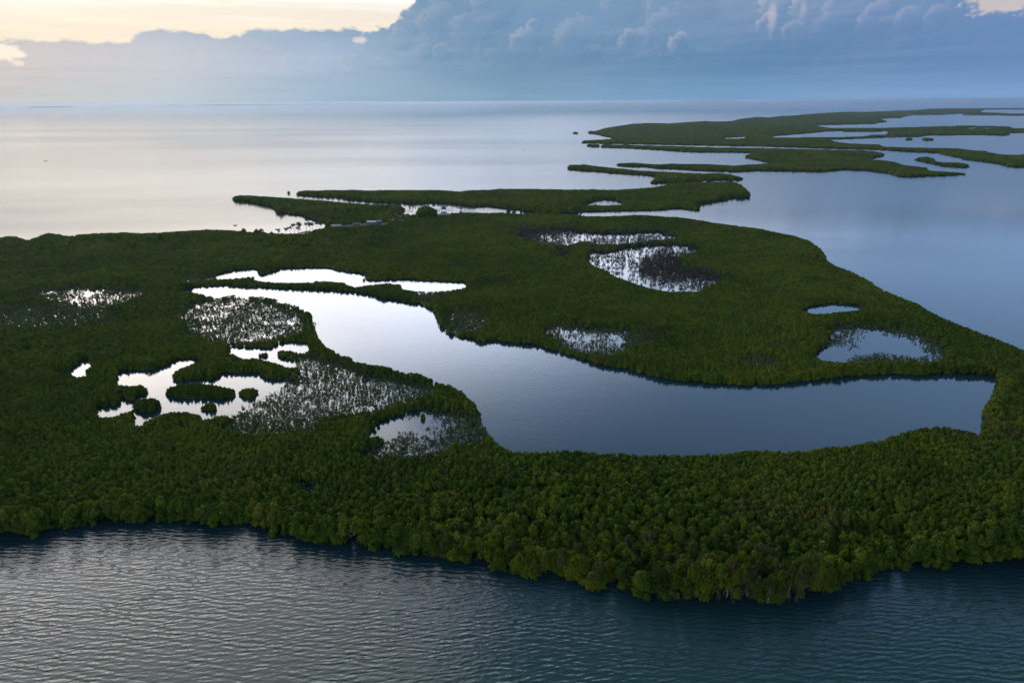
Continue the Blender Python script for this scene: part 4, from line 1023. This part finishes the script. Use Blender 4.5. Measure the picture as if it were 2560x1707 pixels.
for n_, (kx, ky, hh_, rr_, lab) in enumerate(((1858, 240, 1.8, 1.0, 'widest dark mangrove bush standing in the lagoon inlet'), (1889, 240, 2.0, .55, 'narrow upright bush second in the row in the inlet'),
                                   (1915, 240, 1.5, .5, 'small third bush in the row in the inlet'), (1940, 240, 1.3, .5, 'small last bush of the row beside the tall trees'),
                                   (648, 98, 3.3, 2.3, 'lone dark mangrove standing in open water off the island tip'),
                                   (2125, 285, 3.8, 1.3, 'ragged tree at the shore left of the stilt hut'))):
    x_, y_ = at(560 + kx / 4, 460 + ky / 4)
    o = empty('mangrove_bush', (x_, y_, 0)); tag(o, lab, 'bush', 'lone bushes in the lagoon')
    cr = link_obj('crown', hero['deep'][n_ % 5], o); cr.scale = (rr_, rr_, hh_)
    tk = link_obj('trunk', trunks[n_ % 5], o); tk.scale = (rr_, rr_, hh_)
# three round-headed emergent trees at the bay shore
for n_, (kx, ky, hh_, rr_, lab) in enumerate(((205, 522, 6.4, 3.0, 'flat crowned tree rising left of the other emergent trees at the forest edge'), (330, 526, 6.2, 3.0, 'bushy emergent tree at the forest edge beside the bay'),
                                   (378, 526, 6.9, 2.5, 'tallest emergent tree at the forest edge beside the bay'), (478, 524, 3.9, 1.5, 'small round tree at the forest edge before the palms'),
                                   (2285, 335, 4.6, 1.5, 'feathery small tree on the lagoon shore right of the low grey house'))):
    x_, y_ = at(560 + kx / 4, 460 + ky / 4)
    o = empty('emergent_tree', (x_, y_, 0)); tag(o, lab, 'tree', 'emergent trees along the bay shore')
    cr = link_obj('crown', bare_crowns[n_ % 4], o); cr.scale = (rr_, rr_, hh_)
    tk = link_obj('trunk', trunks[n_ % 5], o); tk.scale = (rr_, rr_, hh_)
# small boats
def boat(px_, py_, L_, rz, lab):
    x_, y_ = at(px_, py_); o = empty('small_boat', (x_, y_, 0), rz); tag(o, lab, 'boat', 'small boats on the sea')
    mb = MB(); n = 9; rows = []
    for k in range(n):
        t = k / (n - 1) * 2 - 1; w = L_ * .11 * (1 - abs(t) ** 2.4) + .02; s_ = .25 * abs(t) ** 3
        rows.append([(t * L_ / 2, -w, .45 + s_), (t * L_ / 2, -w * .7, -.1), (t * L_ / 2, w * .7, -.1), (t * L_ / 2, w, .45 + s_)])
    for a_, b_ in zip(rows, rows[1:]):
        for q in range(3): mb.quad(a_[q], b_[q], b_[q + 1], a_[q + 1])
    mb.build('hull', M['hull'], o)
    for q in (-.2, .15):
        ms = MB(); ms.box((q * L_, 0, .36), (.28, L_ * .2, .05)); ms.build('bench', M['wood'], o)
    mo = MB(); mo.tube([(-.35 * L_, L_ * .28, .1), (.35 * L_, L_ * .28, .1)], [.07, .07], 5); mo.tube([(0, 0, .5), (0, L_ * .28, .15)], [.04, .04], 4); mo.build('outrigger', M['wood'], o)
boat(588, 564.0, 3.0, rad(5), 'tiny boat on the pale bay just off the forest edge')
boat(114, 403.0, 6.0, rad(4), 'tiny boat far out on the pale sea at the left')
boat(1310, 374.5, 6.0, rad(-5), 'tiny boat far out on the sea between the islands and the horizon')

# ------------------------------------------------------------------ low land along the horizon
def far_land(px0, px1, py0, py1, hh_, lab, seed, depth=900):
    rs = random.Random(seed); n = 90; xs = [px0 + (px1 - px0) * k / n for k in range(n + 1)]
    Vv, Ff = [], []
    for k, a_ in enumerate(xs):
        t = k / n; b_ = py0 + (py1 - py0) * t
        x_, y_ = at(a_, b_); q = math.hypot(x_, y_); ux, uy = x_ / q, y_ / q
        env = min(1, 6 * t, 6 * (1 - t)) ** .5
        hz = hh_ * env * (0.55 + .5 * float(vnoise(np.array([x_]), np.array([y_]), 900.0)[0]) + .25 * rs.random())
        for dd_, zz in ((0, -.5), (20, hz * .75), (depth * .35, hz), (depth, hz * .6), (depth + 30, -.5)):
            Vv.append((x_ + ux * dd_, y_ + uy * dd_, zz))
    for k in range(n):
        for q in range(4): Ff.append((k * 5 + q, (k + 1) * 5 + q, (k + 1) * 5 + q + 1, k * 5 + q + 1))
    me = bpy.data.meshes.new('low_island'); me.from_pydata(Vv, [], Ff); me.materials.append(M['far_hill'])
    tag(link_obj('low_island', me), lab, 'island', 'low islands on the horizon')
far_land(404, 457, 264.2, 263.8, 34, 'short low island left of the long thin one on the horizon', 1, 300)
far_land(466, 963, 264.0, 259.4, 46, 'long thin low island on the horizon above the open sea', 2)
far_land(66, 192, 268.6, 267.8, 22, 'faint flat island left of the others on the horizon', 3, 300)
far_land(-250, 12, 270.5, 270.0, 22, 'faint island strip cut by the left edge on the horizon', 4, 300)
far_land(1699, 1860, 255.2, 253.6, 60, 'very faint thin island on the horizon above the mangrove islands', 5, 500)
far_land(1505, 1515, 257.6, 257.5, 40, 'tiny dark speck of land alone on the horizon', 6, 100)

# ------------------------------------------------------------------ air
mt, T = new_mat('haze_air')
pv = T.n('ShaderNodeVolumePrincipled'); o_ = T.n('ShaderNodeOutputMaterial')
pv.inputs['Color'].default_value = (0.50, 0.60, 0.71, 1); pv.inputs['Density'].default_value = 0.000032; pv.inputs['Anisotropy'].default_value = 0.65
T.link(pv.outputs[0], o_.inputs['Volume'])
hb = MB(); hb.box((0, (R_SEA + 200 - 3200) / 2, (CAM_H + 6 - 1.5) / 2), (2 * R_SEA + 400, R_SEA + 3400, CAM_H + 6 + 1.5))
hz = hb.build('haze', mt); tag(hz, 'thin pale air haze over the sea and islands', kind='stuff')
print('objects', len(scene.objects))
